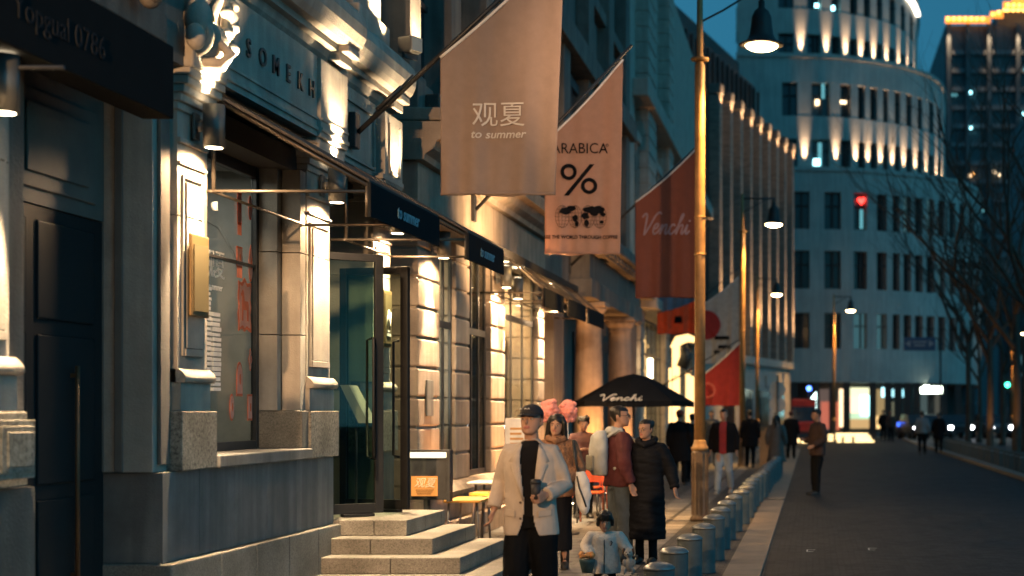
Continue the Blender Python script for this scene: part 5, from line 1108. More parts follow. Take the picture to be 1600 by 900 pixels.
for px, D, m, lab in ((1434, 89, 0, 'dark car with bright headlights, leftmost of the row facing the street'), (1457, 90, 1, 'grey car with bright headlights behind the pedestrian in a pale top'), (1489, 91, 0, 'dark car with headlights between the far pedestrians and the trees'), (1550, 91, 1, 'grey car with headlights seen between the tree trunks')):
    car(XD(px, D), D, .15, CP[m], lab)
t = thing('lit_sign', 'low blue light strip beside the leftmost car', 'lit sign', (XD(1408, 90), 90, 0)); b = MB(); b.box(XD(1402, 90), XD(1414, 90), 90, 90.1, .72, .95); b.build('strip', emis('deep blue glow', (.04, .12, .8), 1.6), t); b = MB(); b.box(XD(1402, 90), XD(1414, 90), 90.1, 90.3, 0, 1); b.build('panel', BLACK, t)
# ================================================================== PEOPLE
SKIN = mat('skin', (.42,.24,.165), .62, var=.09, vscale=16, spec=.3); LIP = mat('lips', (.36,.12,.10), .45); HAIR = mat('black hair', (.012,.010,.009), .45, 0, .3, 40, stretch=(6, 6, .5), spec=.4)
EYEW = mat('eye white', (.55,.52,.48), .3); EYED = mat('dark iris', (.012,.01,.01), .2)
def remesh(mb, vox, name, mats, smooth=2, folds=None, seed=0):
    me0 = mb.mesh(name, mats); o = bpy.data.objects.new(name, me0); COL.objects.link(o)
    m = o.modifiers.new('r', 'REMESH'); m.mode = 'VOXEL'; m.voxel_size = vox; m.use_smooth_shade = True
    bpy.context.view_layer.update()
    me = bpy.data.meshes.new_from_object(o.evaluated_get(bpy.context.evaluated_depsgraph_get()))
    bpy.data.objects.remove(o); bpy.data.meshes.remove(me0)
    bm = bmesh.new(); bm.from_mesh(me)
    for _ in range(smooth): bmesh.ops.smooth_vert(bm, verts=bm.verts, factor=.5, use_axis_x=True, use_axis_y=True, use_axis_z=True)
    bm.normal_update()
    if folds:
        a, fx, fz = folds
        for v in bm.verts:
            c = v.co; n = noise.noise(Vector((c.x*fx+seed, c.y*fx, c.z*fz + c.x*fx*.6))) + .5*noise.noise(Vector((c.x*fx*2.3, c.y*fx*2.3+seed, c.z*fz*2.6 - c.x*fx)))
            v.co = c + v.normal*a*n
    bm.to_mesh(me); bm.free()
    for p in me.polygons: p.use_smooth = True
    me.name = name; me.materials.clear()
    for m_ in (mats if isinstance(mats, list) else [mats]): me.materials.append(m_)
    return me
def add(name, me, parent):
    o = bpy.data.objects.new(name, me); COL.objects.link(o); o.parent = parent; ORI[o.name] = Vector((0,0,0)); return o
def cutmesh(me, fn):
    bm = bmesh.new(); bm.from_mesh(me)
    bmesh.ops.delete(bm, geom=[f for f in bm.faces if fn(f.calc_center_median())], context='FACES'); bm.to_mesh(me); bm.free()
HEADSEC = [(0,.024,-.074,-.02),(.05,.042,-.088,.0),(.13,.056,-.095,.03),(.25,.065,-.096,.06),(.42,.073,-.094,.085),(.5,.0745,-.091,.092),(.6,.077,-.094,.1),(.75,.076,-.09,.102),(.87,.062,-.07,.086),(.95,.04,-.042,.055),(.99,.016,-.015,.022)]
def hand(mb, w, d, side, curl=.5, palm=None):
    """palm, four bent fingers of different lengths and a thumb; d along the forearm, side towards the thumb"""
    w = Vector(w); d = Vector(d).normalized(); s_ = Vector(side); s_ = (s_ - d*s_.dot(d)).normalized(); n = d.cross(s_) if palm is None else Vector(palm)
    for i, ln in enumerate((.070, .078, .072, .056)):
        off = s_*(.030 - .0195*i); k = w + d*.085 + off; a = curl
        m1 = k + (d*math.cos(a) + n*math.sin(a))*ln*.5; t_ = m1 + (d*math.cos(a*2.1) + n*math.sin(a*2.1))*ln*.5
        mb.tube([w + off*.5 - d*.01, w + d*.04 + off*.95, k, m1, t_], [.017, .0145, .0105, .0095, .0075], 8)
    mb.tube([w + d*.015 + s_*.018, w + d*.05 + s_*.047 + n*.01, w + d*.085 + s_*.048 + n*.028], [.015, .0125, .009], 8)
def person(label, X, D, H=1.72, yaw=0, vox=.014, sxy=None, sz=None, head=(0, 0, 0), hs=1.0, arms=None, legs=None, top=None, bottom=None, hair='short', shoe=(.02,.02,.02), curl=(.5, .5), lean=0, skin=None, z0=0, group='people walking on the street', seat=0):
    t = thing('person', label, 'person', (X, D, z0), group, local=True); t.rotation_euler = (0, 0, R(yaw))
    k = H/1.75; sx = sxy or k; szz = sz or k
    T = Matrix.Diagonal((sx, sx, szz, 1)); hk = k*hs
    Hm = Matrix.Translation((0, -.005*sx, 1.515*szz)) @ Matrix.Rotation(R(head[0]), 4, 'Z') @ Matrix.Rotation(R(head[1]), 4, 'X') @ Matrix.Rotation(R(head[2]), 4, 'Y') @ Matrix.Scale(hk, 4)
    A = arms or [((-.25,.04,1.13), (-.27,-.03,.88)), ((.25,.04,1.13), (.27,-.03,.88))]
    Lg = legs or [((-.10,-.02,.49), (-.11,.02,.085)), ((.10,-.02,.49), (.11,.02,.085))]
    near = vox <= .009
    def headshape(mb, gr=1.0, back=0, up=0):
        mb.T = Hm
        secs = []
        for z, rx, f, b_ in HEADSEC: secs.append(((z*.225 + up), 0, (f+b_)/2 + back, rx*gr, (b_-f)/2*gr))
        mb.loft(secs, 24)
    b = MB(); headshape(b)
    b.T = Hm; b.tube([(0,-.088,.128), (0,-.105,.105), (0,-.118,.088), (0,-.100,.078)], [.008, .011, .0145, .009], 8)
    b.ell((0,-.094,.052), (.024,.010,.011)); b.ell((0,-.085,.018), (.022,.014,.016))
    for s_ in (-1, 1): b.ell((s_*.077,.012,.105), (.009,.018,.031)); b.ell((s_*.034,-.086,.128), (.024,.012,.007))
    b.T = T
    b.tube([(0,.02,1.40), (0,.012,1.49), (0,.0,1.56)], [.062, .052, .052], 14)
    b.loft([(.88,0,0,.13,.09), (1.0,0,0,.135,.09), (1.1,0,0,.125,.085), (1.25,0,0,.145,.095), (1.36,0,0,.15,.085), (1.43,0,.01,.10,.065), (1.46,0,.012,.06,.055)], 18)
    for (e, w), s_ in zip(A, (-1, 1)):
        b.tube([(s_*.14,.01,1.385), (s_*.175,.01,1.39), e, w], [.05, .05, .038, .026], 10)
        d = Vector(w) - Vector(e)
    for (kn, an), s_ in zip(Lg, (-1, 1)): b.tube([(s_*.08,0,.92), kn, an], [.085, .052, .036], 10); b.tube([an, (an[0], an[1]-.09, .035)], [.035, .025], 8)
    b.T = Matrix.Identity(4)
    hsz = Matrix.Scale(k if hs == 1 else hk*.8, 4)
    for i, ((e, w), s_) in enumerate(zip(A, (-1, 1))):
        W0 = T @ Vector(w); d = (T @ Vector(w) - T @ Vector(e)).normalized()
        b.T = Matrix.Translation(W0) @ hsz
        hand(b, (0,0,0), d, Vector((-s_*.35, -1, .25)), curl[i], palm=d.cross(Vector((0,-1,0))).normalized()*(1 if s_ < 0 else -1) if abs(d.z) > .6 else Vector((0, .25, -1)).normalized() if False else Vector((-s_*.9, .35, 0)))
    body = remesh(b, vox, 'body', [SKIN, LIP], 1)
    iv = Hm.inverted()
    for p in body.polygons:
        c = iv @ p.center
        if abs(c.x) < .023 and .044 < c.z < .062 and c.y < -.085: p.material_index = 1
    bo = add('body', body, t)
    for s_ in (-1, 1):
        e = MB(); e.T = Hm; e.ell((s_*.032,-.0875,.113), (.0145,.008,.006), 12, 8); e.mi = 1; e.ell((s_*.032,-.0945,.113), (.0062,.003,.0058), 10, 6); add('eye', e.mesh('eye', [EYEW, EYED]), bo)
        e = MB(); e.T = Hm; e.tube([(s_*.014,-.097,.131), (s_*.032,-.099,.137), (s_*.052,-.088,.131)], [.003, .0042, .002], 6); add('eyebrow', e.mesh('eyebrow', HAIR), bo)
    # hair
    if hair:
        b = MB(); headshape(b, 1.085, .006, .008)
        b.T = Hm
        if hair in ('long',):
            for s_ in (-1, 1): b.tube([(s_*.05,-.02,.205), (s_*.085,-.03,.14), (s_*.092,-.01,.04), (s_*.10,.0,-.06), (s_*.105,.0,-.16)], [.03, .03, .034, .036, .02], 10)
            b.tube([(0,.06,.19), (0,.105,.1), (0,.11,0), (0,.10,-.17)], [(.07,.05), (.095,.04), (.10,.04), (.08,.02)], 14)
        if hair == 'bob':
            for s_ in (-1, 1): b.tube([(s_*.03,-.06,.20), (s_*.075,-.055,.14), (s_*.082,-.02,.06)], [.03, .028, .02], 10); b.tube([(s_*.03,-.075,.2), (s_*.035,-.097,.148)], [.032, .018], 10)
            b.tube([(0,-.08,.2), (0,-.100,.15)], [.03, .016], 10)
        if hair == 'bun': b.ell((0,.10,.17), (.045,.045,.045))
        if hair == 'curly':
            rr = random.Random(int(abs(X*50)))
            for q in range(40): a = rr.uniform(0, 6.28); zz = rr.uniform(.08, .24); b.ell((.085*math.cos(a), .085*math.sin(a)*.9+.01, zz), (.03, .03, .03), 8, 6)
        hm = remesh(b, max(.007, vox)*(1 if hs == 1 else 1.0), 'hair', HAIR, 1, (.004, 60, 12))
        if hair == 'bob': fn = lambda c: (lambda q: q.y < -.045 and q.z < .135 and abs(q.x) < .07)(iv @ c) or (iv @ c).z < .045
        elif hair == 'long': fn = lambda c: (lambda q: q.y < -.05 and q.z < .175 - 1.2*abs(q.x)*.6 and abs(q.x) < .068)(iv @ c)
        else: fn = lambda c: (lambda q: (q.y < -.02 and q.z < .172 - (0 if hair != 'bun' else -.004) and abs(q.x) < .09) or (q.y < .03 and q.z < .10) or q.z < .045)(iv @ c)
        cutmesh(hm, fn); add('hair', hm, t)
    # clothes
    def garment(nm, m, secs, sleeves=True, sr=(.078,.066,.052), wshort=.06, fold=(.010, 9, 7), v=None, cut=None, seed=0, par=None, extra=None):
        b = MB(); b.T = T
        if secs: b.loft(secs, 24)
        if sleeves:
            for (e, w), s_ in zip(A, (-1, 1)):
                e, w = Vector(e), Vector(w); w2 = w + (e-w).normalized()*wshort*.3
                sh = Vector((s_*(secs[-4][3]-.045 if secs else .17), .01, 1.385)); b.tube([(s_*.09,.01,1.39), sh + Vector((0,0,.01)), sh.lerp(e, .5) + Vector((s_*.008,0,0)), e, e.lerp(w2, .5), w2], [sr[0]*.9, sr[0], (sr[0]+sr[1])/2, sr[1], (sr[1]+sr[2])/2, sr[2]], 12)
        if extra: extra(b)
        me = remesh(b, v or vox*1.15, nm, m, 2, (fold[0]*sx, fold[1], fold[2]), seed + X*7)
        if cut: cutmesh(me, cut)
        o = add(nm, me, par or t); return o
    if bottom:
        kind, m = bottom[0], bottom[1]; wide = bottom[2] if len(bottom) > 2 else 1
        if kind == 'trousers':
            b = MB(); b.T = T; b.loft([(.82,0,0,.155,.11), (.92,0,0,.165,.115), (1.02,0,0,.155,.105), (1.08,0,0,.14,.10)], 20)
            for (kn, an), s_ in zip(Lg, (-1, 1)): b.tube([(s_*.085,0,.90), (s_*.092,-.005,.74), kn, Vector(kn).lerp(Vector(an), .6), (an[0], an[1], an[2]-.03)], [.10, .096*wide**.5, .074*wide, .068*wide, .064*wide], 14)
            add('trousers', remesh(b, vox*1.15, 'trousers', m, 2, (.010*sx, 10, 5), X*3), t)
        else:
            hem = bottom[3]; b = MB(); b.T = T; b.loft([(hem,0,.01,.17*wide,.14*wide), (hem+.3,0,0,.165*wide,.13*wide), (.92,0,0,.17,.12), (1.05,0,0,.14,.10)], 24)
            add('skirt', remesh(b, vox*1.15, 'skirt', m, 2, (.012*sx, 14, 2), X*3), t)
    for (kn, an), s_ in zip(Lg, (-1, 1)):
        b = MB(); b.T = T; y = an[1]; b.tube([(an[0], y+.05, .05), (an[0], y, .055), (an[0]*1.03, y-.09, .045), (an[0]*1.06, y-.165, .032), (an[0]*1.06, y-.185, .028)], [(.038,.042), (.045,.048), (.046,.04), (.04,.028), (.02,.016)], 12)
        b.box(an[0]-.045, an[0]+.045, y-.17, y+.07, 0, .022, .006)
        if bottom and bottom[0] == 'skirt': b.tube([(an[0], y+.01, .05), (an[0]*.97, y+.01, .40)], [.046, .058], 12)
        o = b.build('shoe', mat('shoe %0.2f %0.2f' % (shoe[0], shoe[2]), shoe, .5), None); o.parent = t
    return t, T, Hm, garment, bo
def jsec(hem, w=1.0, d=1.0, flare=1.0, neck=1.49):
    return [(hem,0,0,.195*w*flare,.135*d*flare), (hem+.12,0,0,.19*w*(1+(flare-1)*.7),.13*d), (1.08,0,0,.185*w,.125*d), (1.22,0,0,.195*w,.13*d), (1.32,0,0,.20*w,.128*d), (1.39,0,0,.185*w,.105*d), (1.44,0,.008,.12*w,.085), (1.475,0,.01,.072,.068), (neck,0,.01,.066,.062)]
# --- man in the cream blazer
CREAM = mat('cream wool blazer', (.50,.43,.365), .85, var=.07, vscale=9, bump=.15, bscale=180); BLK = mat('black cotton', (.011,.011,.013), .9, spec=.1); BLKT = mat('black trousers cloth', (.008,.009,.011), .9, spec=.1)
t, T, Hm, G, bo = person('man walking in a cream blazer over black with a black cap, holding a dark cup', -2.11, 11.5, 1.74, -3, .0072, head=(-8, -7, 0), hair='short', curl=(.45, .95),
    arms=[((-.245,.07,1.17), (-.275,-.03,.955)), ((.25,.03,1.14), (.155,-.215,1.075))], legs=[((-.10,-.05,.50), (-.11,-.06,.085)), ((.10,.03,.49), (.115,.10,.10))], bottom=('trousers', BLKT, 1.35))
G('shirt', BLK, jsec(.9, .88, .86, 1, 1.478), sleeves=False, fold=(.005, 10, 5))
SECJ = jsec(.77, 1.03, 1.10, 1.06)
def frontY(z):
    for a, c in zip(SECJ, SECJ[1:]):
        if a[0] <= z <= c[0]: u = (z-a[0])/(c[0]-a[0]); return tuple(a[i] + (c[i]-a[i])*u for i in range(5))
    return SECJ[-1] if z > 1.4 else SECJ[0]
def open_w(z): 
    if z > 1.38: return .075
    if z > 1.05: return .036 + .034*(z-1.05)/.33
    return .036 + .05*max(0, (.95-z)/.18)**2
kk = 1.74/1.75
bl = G('blazer', CREAM, SECJ, sr=(.076,.064,.055), fold=(.008, 8, 4.5), cut=lambda c: c.y < -.035 and abs(c.x/kk - .012) < open_w(c.z/kk) and c.z < 1.5)
so = bl.modifiers.new('s', 'SOLIDIFY'); so.thickness = .007; so.offset = -1
def onfront(x, z, off=.012):
    _, cx, cy, rx, ry = frontY(z); u = max(-.98, min(.98, x/rx)); return T @ Vector((x, cy - ry*math.sqrt(1-u*u) - off, z))
for s_ in (-1, 1):
    pts = [(.07,1.455),(.115,1.40),(.150,1.325),(.128,1.318),(.142,1.30),(.085,1.14),(.040,1.03)]; inn = [(.062,1.452),(.066,1.40),(.066,1.34),(.062,1.30),(.058,1.26),(.044,1.12),(.034,1.03)]
    b = MB(); b.smooth = True; a = [b._v(onfront(.012 + s_*p[0], p[1], .018)) for p in pts]; c = [b._v(onfront(.012 + s_*p[0], p[1], .012)) for p in inn]
    for i in range(len(pts)-1): b._f([a[i], a[i+1], c[i+1], c[i]])
    o = b.build('lapel', CREAM, bl); sm = o.modifiers.new('s', 'SOLIDIFY'); sm.thickness = .006
    b = MB(); z = .955
    q = [onfront(s_*(.09), z, .016), onfront(s_*(.175), z+.012, .016), onfront(s_*(.175), z-.035, .016), onfront(s_*(.09), z-.045, .016)]; b.quad(*q); o = b.build('pocket_flap', CREAM, bl); sm = o.modifiers.new('s', 'SOLIDIFY'); sm.thickness = .006
for z in (1.02, .90): b = MB(); p = onfront(-.045, z, .014); b.ell(p, (.009,.005,.009), 10, 6); b.build('button', mat('horn button', (.12,.08,.05), .4), bl)
b = MB(); b.T = Hm; b.loft([(.150,0,.004,.084,.104), (.165,0,.004,.085,.105), (.195,0,.006,.078,.098), (.222,0,.008,.056,.070), (.236,0,.008,.026,.032), (.238,0,.008,.006,.008)], 28)
NAVY = mat('black cap cloth', (.014,.015,.02), .8); cp = b.build('cap', NAVY, None); cp.parent = t
b = MB(); b.T = Hm; n = 14
top_ = [b._v((.078*math.sin(a), -.075 - .095*math.cos(a), .152 - .012*math.cos(a)**2 - .018*abs(math.sin(a)))) for a in [(-1.45 + 2.9*i/n) for i in range(n+1)]]; inn = [b._v((.08*math.sin(a), -.085*math.cos(a)*1.0 + .0, .160)) for a in [(-1.45 + 2.9*i/n) for i in range(n+1)]]
for i in range(n): b._f([top_[i], top_[i+1], inn[i+1], inn[i]])
o = b.build('brim', NAVY, None); o.parent = cp; sm = o.modifiers.new('s', 'SOLIDIFY'); sm.thickness = .005
b = MB(); b.T = Hm
for x in (-.055, -.012, .012): b.tube([(x-.008,-.101 + abs(x)*.25,.187), (x,-.104 + abs(x)*.25,.195), (x+.008,-.101 + abs(x)*.25,.187)], .0035, 6)
o = b.build('emblem', WHITE, None); o.parent = cp
cup = thing('coffee_cup', 'dark lidded coffee cup in the hand of the man in the cream blazer', 'cup', (-2.11+.088, 11.5-.285, 1.055))
b = MB(); b.lathe((-2.11+.088, 11.5-.285, 1.045), [(.028,0), (.038,.115)], 20); b.build('cup_body', mat('dark paper cup', (.035,.033,.035), .6), cup); b = MB(); b.lathe((-2.11+.088, 11.5-.285, 1.161), [(.041,0), (.041,.012), (.036,.018), (.034,.03), (0,.031)], 20); b.build('lid', BLACK, cup)
# --- woman in tan
TAN = mat('tan fleece jacket', (.25,.125,.065), .95, var=.2, vscale=25, bump=.9, bscale=60)
t, T, Hm, G, bo = person('long haired woman in a tan fleece jacket and long black skirt with a white bag', -2.72, 16.3, 1.66, 6, .009, head=(-12, 6, 6), hair='long', curl=(.6, .8),
    arms=[((-.25,.03,1.14), (-.13,-.20,1.06)), ((.26,.02,1.13), (.12,-.22,1.02))], legs=[((-.08,-.03,.47), (-.09,-.03,.085)), ((.08,.03,.47), (.09,.05,.085))], bottom=('skirt', BLK, 1.02, .22))
G('jacket', TAN, jsec(.82, 1.02, 1.15, 1.05), sr=(.088,.078,.062), fold=(.012, 12, 9))
b = MB(); b.T = T; b.tube([(-.09,-.05,1.47), (0,-.10,1.44), (.09,-.05,1.47), (.08,.06,1.49), (-.08,.06,1.49), (-.09,-.05,1.47)], .04, 10); add('collar', remesh(b, .012, 'collar', TAN, 2, (.008, 30, 30)), t)
bag = thing('shoulder_bag', 'white cloth bag with a dark zip hanging at the side of the woman in tan', 'bag', (-2.35, 16.2, .6))
b = MB(); x0, y0 = -2.43, 16.18; b.loft([(.59,x0+.02,y0,.015,.03), (.66,x0+.02,y0,.06,.05), (.80,x0+.01,y0,.085,.06), (.95,x0,y0,.08,.05), (1.05,x0-.02,y0,.05,.03)], 18); me = remesh(b, .012, 'pouch', mat('white bag cloth', (.58,.58,.57), .8), 2, (.010, 12, 9)); o = bpy.data.objects.new('pouch', me); COL.objects.link(o); o.parent = bag; o.location = (2.35, -16.2, -.6)
b = MB(); b.tube([(x0-.05, y0-.03, 1.0), (x0-.02, y0-.075, .88), (x0+.03, y0-.075, .75), (x0+.05, y0-.055, .68)], .009, 8); b.build('zip', BLACK, bag); b = MB(); b.tube([(x0-.04, y0, 1.03), (x0-.08, y0+.02, 1.2), (x0-.10, y0+.03, 1.38)], .014, 8); b.build('strap', BLACK, bag)
# --- man in maroon
MAR = mat('maroon hooded jacket', (.085,.017,.018), .85, var=.12); JEAN = mat('grey blue jeans', (.06,.08,.095), .85, var=.15, vscale=12); LGREY = mat('pale grey nylon', (.42,.44,.42), .6)
t, T, Hm, G, bo = person('man in a maroon hooded jacket and grey jeans wearing a pale backpack', -2.14, 17.0, 1.75, 118, .010, head=(-30, 0, 0), hair='short', bottom=('trousers', JEAN, 1.25), legs=[((-.10,-.03,.49), (-.12,-.02,.085)), ((.10,-.01,.49), (.12,.05,.085))])
G('jacket', MAR, jsec(.86, 1.12, 1.25, .98), sr=(.09,.082,.06), fold=(.016, 9, 8))
b = MB(); b.T = T; b.tube([(-.10,.0,1.46), (-.06,.10,1.46), (.06,.10,1.46), (.10,.0,1.46)], [.04, .055, .055, .04], 10); add('hood', remesh(b, .013, 'hood', LGREY, 2, (.006, 20, 20)), t)
pk = thing('backpack', 'pale grey backpack on the back of the man in maroon', 'backpack', (-2.14, 17.0, 1.0), local=True); pk.rotation_euler = (0, 0, R(118))
b = MB(); b.loft([(-.02,0,.23,.13,.07), (.05,0,.245,.155,.10), (.25,0,.25,.16,.10), (.40,0,.235,.14,.085), (.47,0,.21,.08,.05)], 20); o = add('pack_body', remesh(b, .014, 'pack_body', LGREY, 2, (.01, 10, 8)), pk)
b = MB(); b.box(-.10, .10, .33, .36, .03, .2, .015); b.build('pocket', mat('grey pocket cloth', (.25,.24,.19), .8), pk)
for s_ in (-1, 1): b = MB(); b.tube([(s_*.09,.18,.4), (s_*.11,.05,.48), (s_*.12,-.14,.36), (s_*.13,-.10,.15), (s_*.14,.12,.05)], .018, 8); b.build('strap', LGREY, pk)
b = MB(); b.T = Hm
for s_ in (-1, 1):
    ring_ = [(s_*.032 + .022*math.cos(a), -.108, .113 + .017*math.sin(a)) for a in [2*math.pi*i/12 for i in range(13)]]; b.tube(ring_, .0022, 6, False); b.tube([(s_*.054,-.106,.118), (s_*.082,.0,.118)], .002, 6)
o = b.build('glasses', BLACK, None); o.parent = t
# --- woman in the long black coat
PUFF = mat('black padded coat', (.008,.009,.012), .7, spec=.12)
t, T, Hm, G, bo = person('woman in glasses and long black padded coat beside the man in maroon', -1.83, 16.9, 1.60, -10, .010, head=(-22, 4, 0), hair='bun', arms=[((-.25,.04,1.13), (-.26,-.03,.90)), ((.29,.05,1.14), (.36,-.02,.90))], bottom=('trousers', BLKT, .8), legs=[((-.08,-.02,.47), (-.09,.02,.085)), ((.08,-.02,.47), (.09,-.03,.085))])
G('coat', PUFF, [(.30,0,.01,.235,.17), (.45,0,.01,.235,.17), (.8,0,0,.225,.155)] + jsec(.95, 1.12, 1.15)[2:], sr=(.09,.085,.06), fold=(.010, 5, 22))
b = MB(); b.T = T; b.tube([(-.10,-.05,1.47), (0,-.11,1.43), (.10,-.05,1.47), (.09,.08,1.50), (-.09,.08,1.50), (-.10,-.05,1.47)], .045, 10); add('collar', remesh(b, .013, 'collar', PUFF, 2, (.008, 25, 25)), t)
b = MB(); b.T = Hm
for s_ in (-1, 1): b.tube([(s_*.032 + .022*math.cos(a), -.106, .112 + .016*math.sin(a)) for a in [2*math.pi*i/12 for i in range(13)]], .0016, 6, False)
o = b.build('glasses', mat('gold wire', (.3,.2,.1), .3, .8), None); o.parent = t
# --- toddler
FLE = mat('white fleece coat', (.62,.58,.53), .95, var=.08, vscale=30, bump=.8, bscale=90)
t, T, Hm, G, bo = person('toddler in a white fleece coat with a dark bowl haircut, holding a flower pot', -2.03, 15.0, .78, 4, .0065, sxy=.62, sz=.345, head=(6, 12, 0), hs=1.92, hair='bob', curl=(.8, .7), arms=[((-.29,.0,1.1), (-.24,-.17,.86)), ((.30,-.02,1.1), (.40,-.10,.90))], legs=[((-.10,-.02,.40), (-.11,.02,.2)), ((.10,-.02,.40), (.11,.02,.2))], bottom=('trousers', BLKT, 1))
G('coat', FLE, [(.30,0,0,.25,.19), (.5,0,0,.25,.19)] + jsec(.8, 1.15, 1.35)[1:-1], sr=(.115,.105,.085), fold=(.008, 14, 14), v=.009)
b = MB(); b.T = T; b.tube([(0,-.19,.35), (0,-.185,.9), (0,-.17,1.25), (0,-.12,1.38)], .008, 6); o = b.build('zip', BLACK, None); o.parent = t
b = MB(); b.T = T; b.tube([(.10,-.172,1.24), (.125,-.165,1.19), (.10,-.175,1.10)], .010, 6); o = b.build('emblem', BLACK, None); o.parent = t
pot = thing('flower_pot', 'teal pot of orange flowers held in front of the toddler', 'flower pot', (-2.17, 14.80, .16)); x0, y0 = -2.17, 14.78
b = MB(); b.lathe((x0, y0, .13), [(.05,0), (.075,.10), (.08,.13), (.07,.132)], 20); b.build('pot', mat('dark teal pot', (.03,.07,.075), .5), pot)
b = MB(); rr = random.Random(9)
for i in range(16): b.ell((x0 + rr.uniform(-.075,.075), y0 + rr.uniform(-.05,.05), .28 + rr.uniform(0,.045)), (.022,.022,.018), 8, 6)
b.build('flowers', mat('orange petals', (.70,.32,.10), .7), pot)
pd = thing('plush_dog', 'small brown and white plush dog dangling from the hand of the toddler', 'plush toy', (-1.80, 14.9, .2)); x0, y0 = -1.785, 14.88
PW = mat('cream plush', (.50,.45,.40), .95, bump=.8, bscale=120); PB = mat('brown plush', (.12,.07,.045), .95)
b = MB(); b.ell((x0, y0, .31), (.05,.048,.046)); b.ell((x0+.01, y0, .20), (.045,.045,.075)); b.ell((x0, y0-.045, .30), (.025,.022,.018))
for dx, dz in ((-.035,.14), (.045,.14), (-.04,.22), (.055,.22)): b.ell((x0+dx, y0-.02, dz), (.018,.02,.035), 10, 7)
add('body', remesh(b, .007, 'body', PW, 1, (.003, 60, 60)), pd).location = (1.80, -14.9, -.2)
for s_ in (-1, 1): b = MB(); b.ell((x0+s_*.045, y0-.005, .325), (.018,.02,.035), 10, 7); b.build('ear', PB, pd)
b = MB(); b.ell((x0, y0-.066, .303), (.008,.006,.006), 8, 6)
for s_ in (-1, 1): b.ell((x0+s_*.018, y0-.046, .322), (.006,.005,.006), 8, 6)
b.build('face', BLACK, pd)
# --- people further along
def passer(label, X, D, H, yaw, topc, hem, bot, hair='short', vox=.02, w=1.05, arms=None, legs=None, extra=None, inner=None, hat=None, head=(0,0,0), flare=1.0, group='people further along the street', shoe=(.02,.02,.02)):
    t, T, Hm, G, bo = person(label, X, D, H, yaw, vox, arms=arms, legs=legs, bottom=bot, hair=hair, head=head, group=group, shoe=shoe)
    k_ = H/1.75
    if inner: G('sweater', inner, jsec(.82, .95, .95), sleeves=False)
    sec = jsec(hem, w, 1.12, flare) if hem > .7 else [(hem,0,0,.22*w*flare,.16*flare), (hem+.2,0,0,.215*w,.155)] + jsec(.9, w, 1.1)[2:]
    G('coat', topc, sec, sr=(.088,.08,.058), cut=(lambda c: c.y < -.03 and abs(c.x) < .07*k_) if inner else None, v=max(vox, .014))
    if hat: b = MB(); b.T = Hm; b.loft([(.12,0,.005,.086,.106), (.17,0,.005,.088,.108), (.22,0,.006,.06,.075), (.242,0,.006,.01,.012)], 20); o = b.build('hat', hat, None); o.parent = t
    return t
DKC = mat('near black overcoat', (.010,.010,.012), .9, spec=.1); BRN = mat('dark brown jacket', (.045,.025,.02), .85); GRY = mat('grey wool coat', (.12,.11,.10), .9); REDK = mat('red knit', (.30,.03,.035), .9); PJE = mat('pale blue jeans', (.28,.33,.38), .85); REDH = mat('red knit hat', (.38,.05,.03), .9)
walk = [((-.10,-.12,.50), (-.11,-.16,.10)), ((.10,.02,.48), (.11,.24,.16))]; walk2 = [((-.10,.02,.48), (-.11,.20,.13)), ((.10,-.10,.50), (.11,-.14,.09))]
passer('person in long black overcoat and red hat seen from behind near the umbrella', XD(1062, 34.5), 34.5, 1.70, 176, DKC, .55, ('trousers', BLKT, 1), hat=REDH, w=1.2)
passer('man in an open black jacket over a red sweater and pale jeans walking towards us', XD(1131, 31), 31, 1.72, -6, DKC, .84, ('trousers', PJE, 1.1), inner=REDK, legs=walk, w=1.2, shoe=(.35,.33,.3))
passer('woman in a grey wool coat seen from behind, by the end of the bollards', XD(1213, 39.5), 39.5, 1.58, 170, GRY, .40, ('trousers', BLKT, .9), hair='long', flare=1.25, w=1.1)
passer('dark clad person standing farther off, before the red van', XD(1236, 53), 53, 1.66, 175, DKC, .5, ('trousers', BLKT, 1), w=1.15, hat=mat('dull red cap', (.16,.04,.03), .9))
passer('man in a dark brown jacket standing alone on the dark road', XD(1277, 30.5), 30.5, 1.72, -62, BRN, .80, ('trousers', BLKT, .95), w=1.15, arms=[((-.25,.02,1.13), (-.13,-.24,1.12)), ((.25,.02,1.13), (.20,-.20,1.0))], head=(-10, 8, 0), legs=[((-.10,-.03,.49), (-.11,.0,.085)), ((.10,-.05,.49), (.11,-.06,.085))])
passer('far pedestrian with a pale top walking on the road by the car lights', XD(1441, 58), 58, 1.66, 178, mat('pale blue grey top', (.16,.19,.21), .85), .84, ('trousers', BLKT, 1), legs=walk, vox=.024)
passer('far pedestrian all in black on the road by the car lights', XD(1467, 60), 60, 1.62, 172, DKC, .6, ('trousers', BLKT, 1), legs=walk2, vox=.024)
passer('curly haired person in a dark jacket holding a phone under the cotton candy', XD(911, 24), 24, 1.60, 20, mat('dark red brown jacket', (.07,.025,.022), .85), .84, ('trousers', BLKT, 1), hair='curly', arms=[((-.25,.02,1.13), (-.08,-.24,1.18)), ((.25,.02,1.13), (.09,-.24,1.18))], head=(0, 18, 0), vox=.016)
passer('person in black partly hidden behind the nearest lamp post', XD(1082, 36), 36, 1.62, 170, DKC, .7, ('trousers', BLKT, 1), w=1.1)
passer('person in black walking away between the second and third lamp posts', XD(1172, 45), 45, 1.70, 176, DKC, .62, ('trousers', BLKT, 1), legs=walk2, w=1.2)
passer('grey clad person far behind the man in the red sweater', XD(1112, 46), 46, 1.68, 10, mat('dull grey jacket', (.07,.075,.08), .85), .84, ('trousers', JEAN, 1), vox=.024)
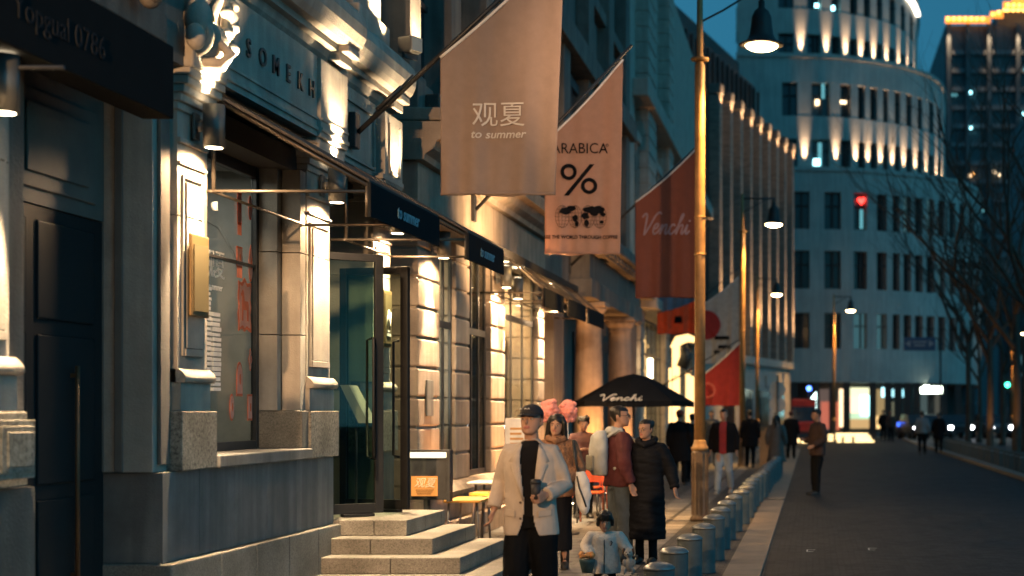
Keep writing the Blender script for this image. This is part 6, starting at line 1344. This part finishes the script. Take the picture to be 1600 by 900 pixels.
passer('dark clad person standing by the lit shop windows of the round building', XD(1380, 84), 84, 1.7, 170, DKC, .8, ('trousers', BLKT, 1), vox=.03)
passer('second dark clad person by the round building shops, nearer the car lights', XD(1392, 82), 82, 1.62, 20, BRN, .8, ('trousers', BLKT, 1), vox=.03)
# ================================================================== SEPARATE PIECES OF THE BUILDINGS
def separate(o, gap=.08, most=100):
    """pieces of one part that stand apart from each other become parts of their own"""
    me = o.data; n = len(me.vertices); par = list(range(n))
    def find(a):
        while par[a] != a: par[a] = par[par[a]]; a = par[a]
        return a
    for e in me.edges: par[find(e.vertices[0])] = find(e.vertices[1])
    isl = {}
    for i in range(n): isl.setdefault(find(i), []).append(i)
    bb = []
    for k, vs in isl.items():
        cs = [me.vertices[i].co for i in vs]; bb.append([[min(c[j] for c in cs) - gap/2 for j in range(3)], [max(c[j] for c in cs) + gap/2 for j in range(3)], set(vs)])
    ch = True
    while ch:
        ch = False
        for i in range(len(bb)):
            for j in range(i+1, len(bb)):
                a, c = bb[i], bb[j]
                if all(a[0][q] <= c[1][q] and c[0][q] <= a[1][q] for q in range(3)):
                    bb[i] = [[min(a[0][q], c[0][q]) for q in range(3)], [max(a[1][q], c[1][q]) for q in range(3)], a[2] | c[2]]; bb.pop(j); ch = True; break
            if ch: break
    if len(bb) < 2 or len(bb) > most: return
    for g in bb[1:]:
        bm = bmesh.new(); bm.from_mesh(me); bm.verts.ensure_lookup_table()
        bmesh.ops.delete(bm, geom=[v for v in bm.verts if v.index not in g[2]], context='VERTS')
        m2 = me.copy(); bm.to_mesh(m2); bm.free(); c = o.copy(); c.data = m2; COL.objects.link(c)
    keep = bb[0][2]; bm = bmesh.new(); bm.from_mesh(me)
    bmesh.ops.delete(bm, geom=[v for v in bm.verts if v.index not in keep], context='VERTS'); bm.to_mesh(me); bm.free()
for root in [o for o in list(COL.objects) if o.parent is None and o.get('category') in ('building', 'tower')]:
    for ch in [c for c in root.children if c.type == 'MESH' and len(c.data.vertices) < 6000 and not c.name.startswith(('lettering', 'roof_lamp'))]:
        separate(ch)
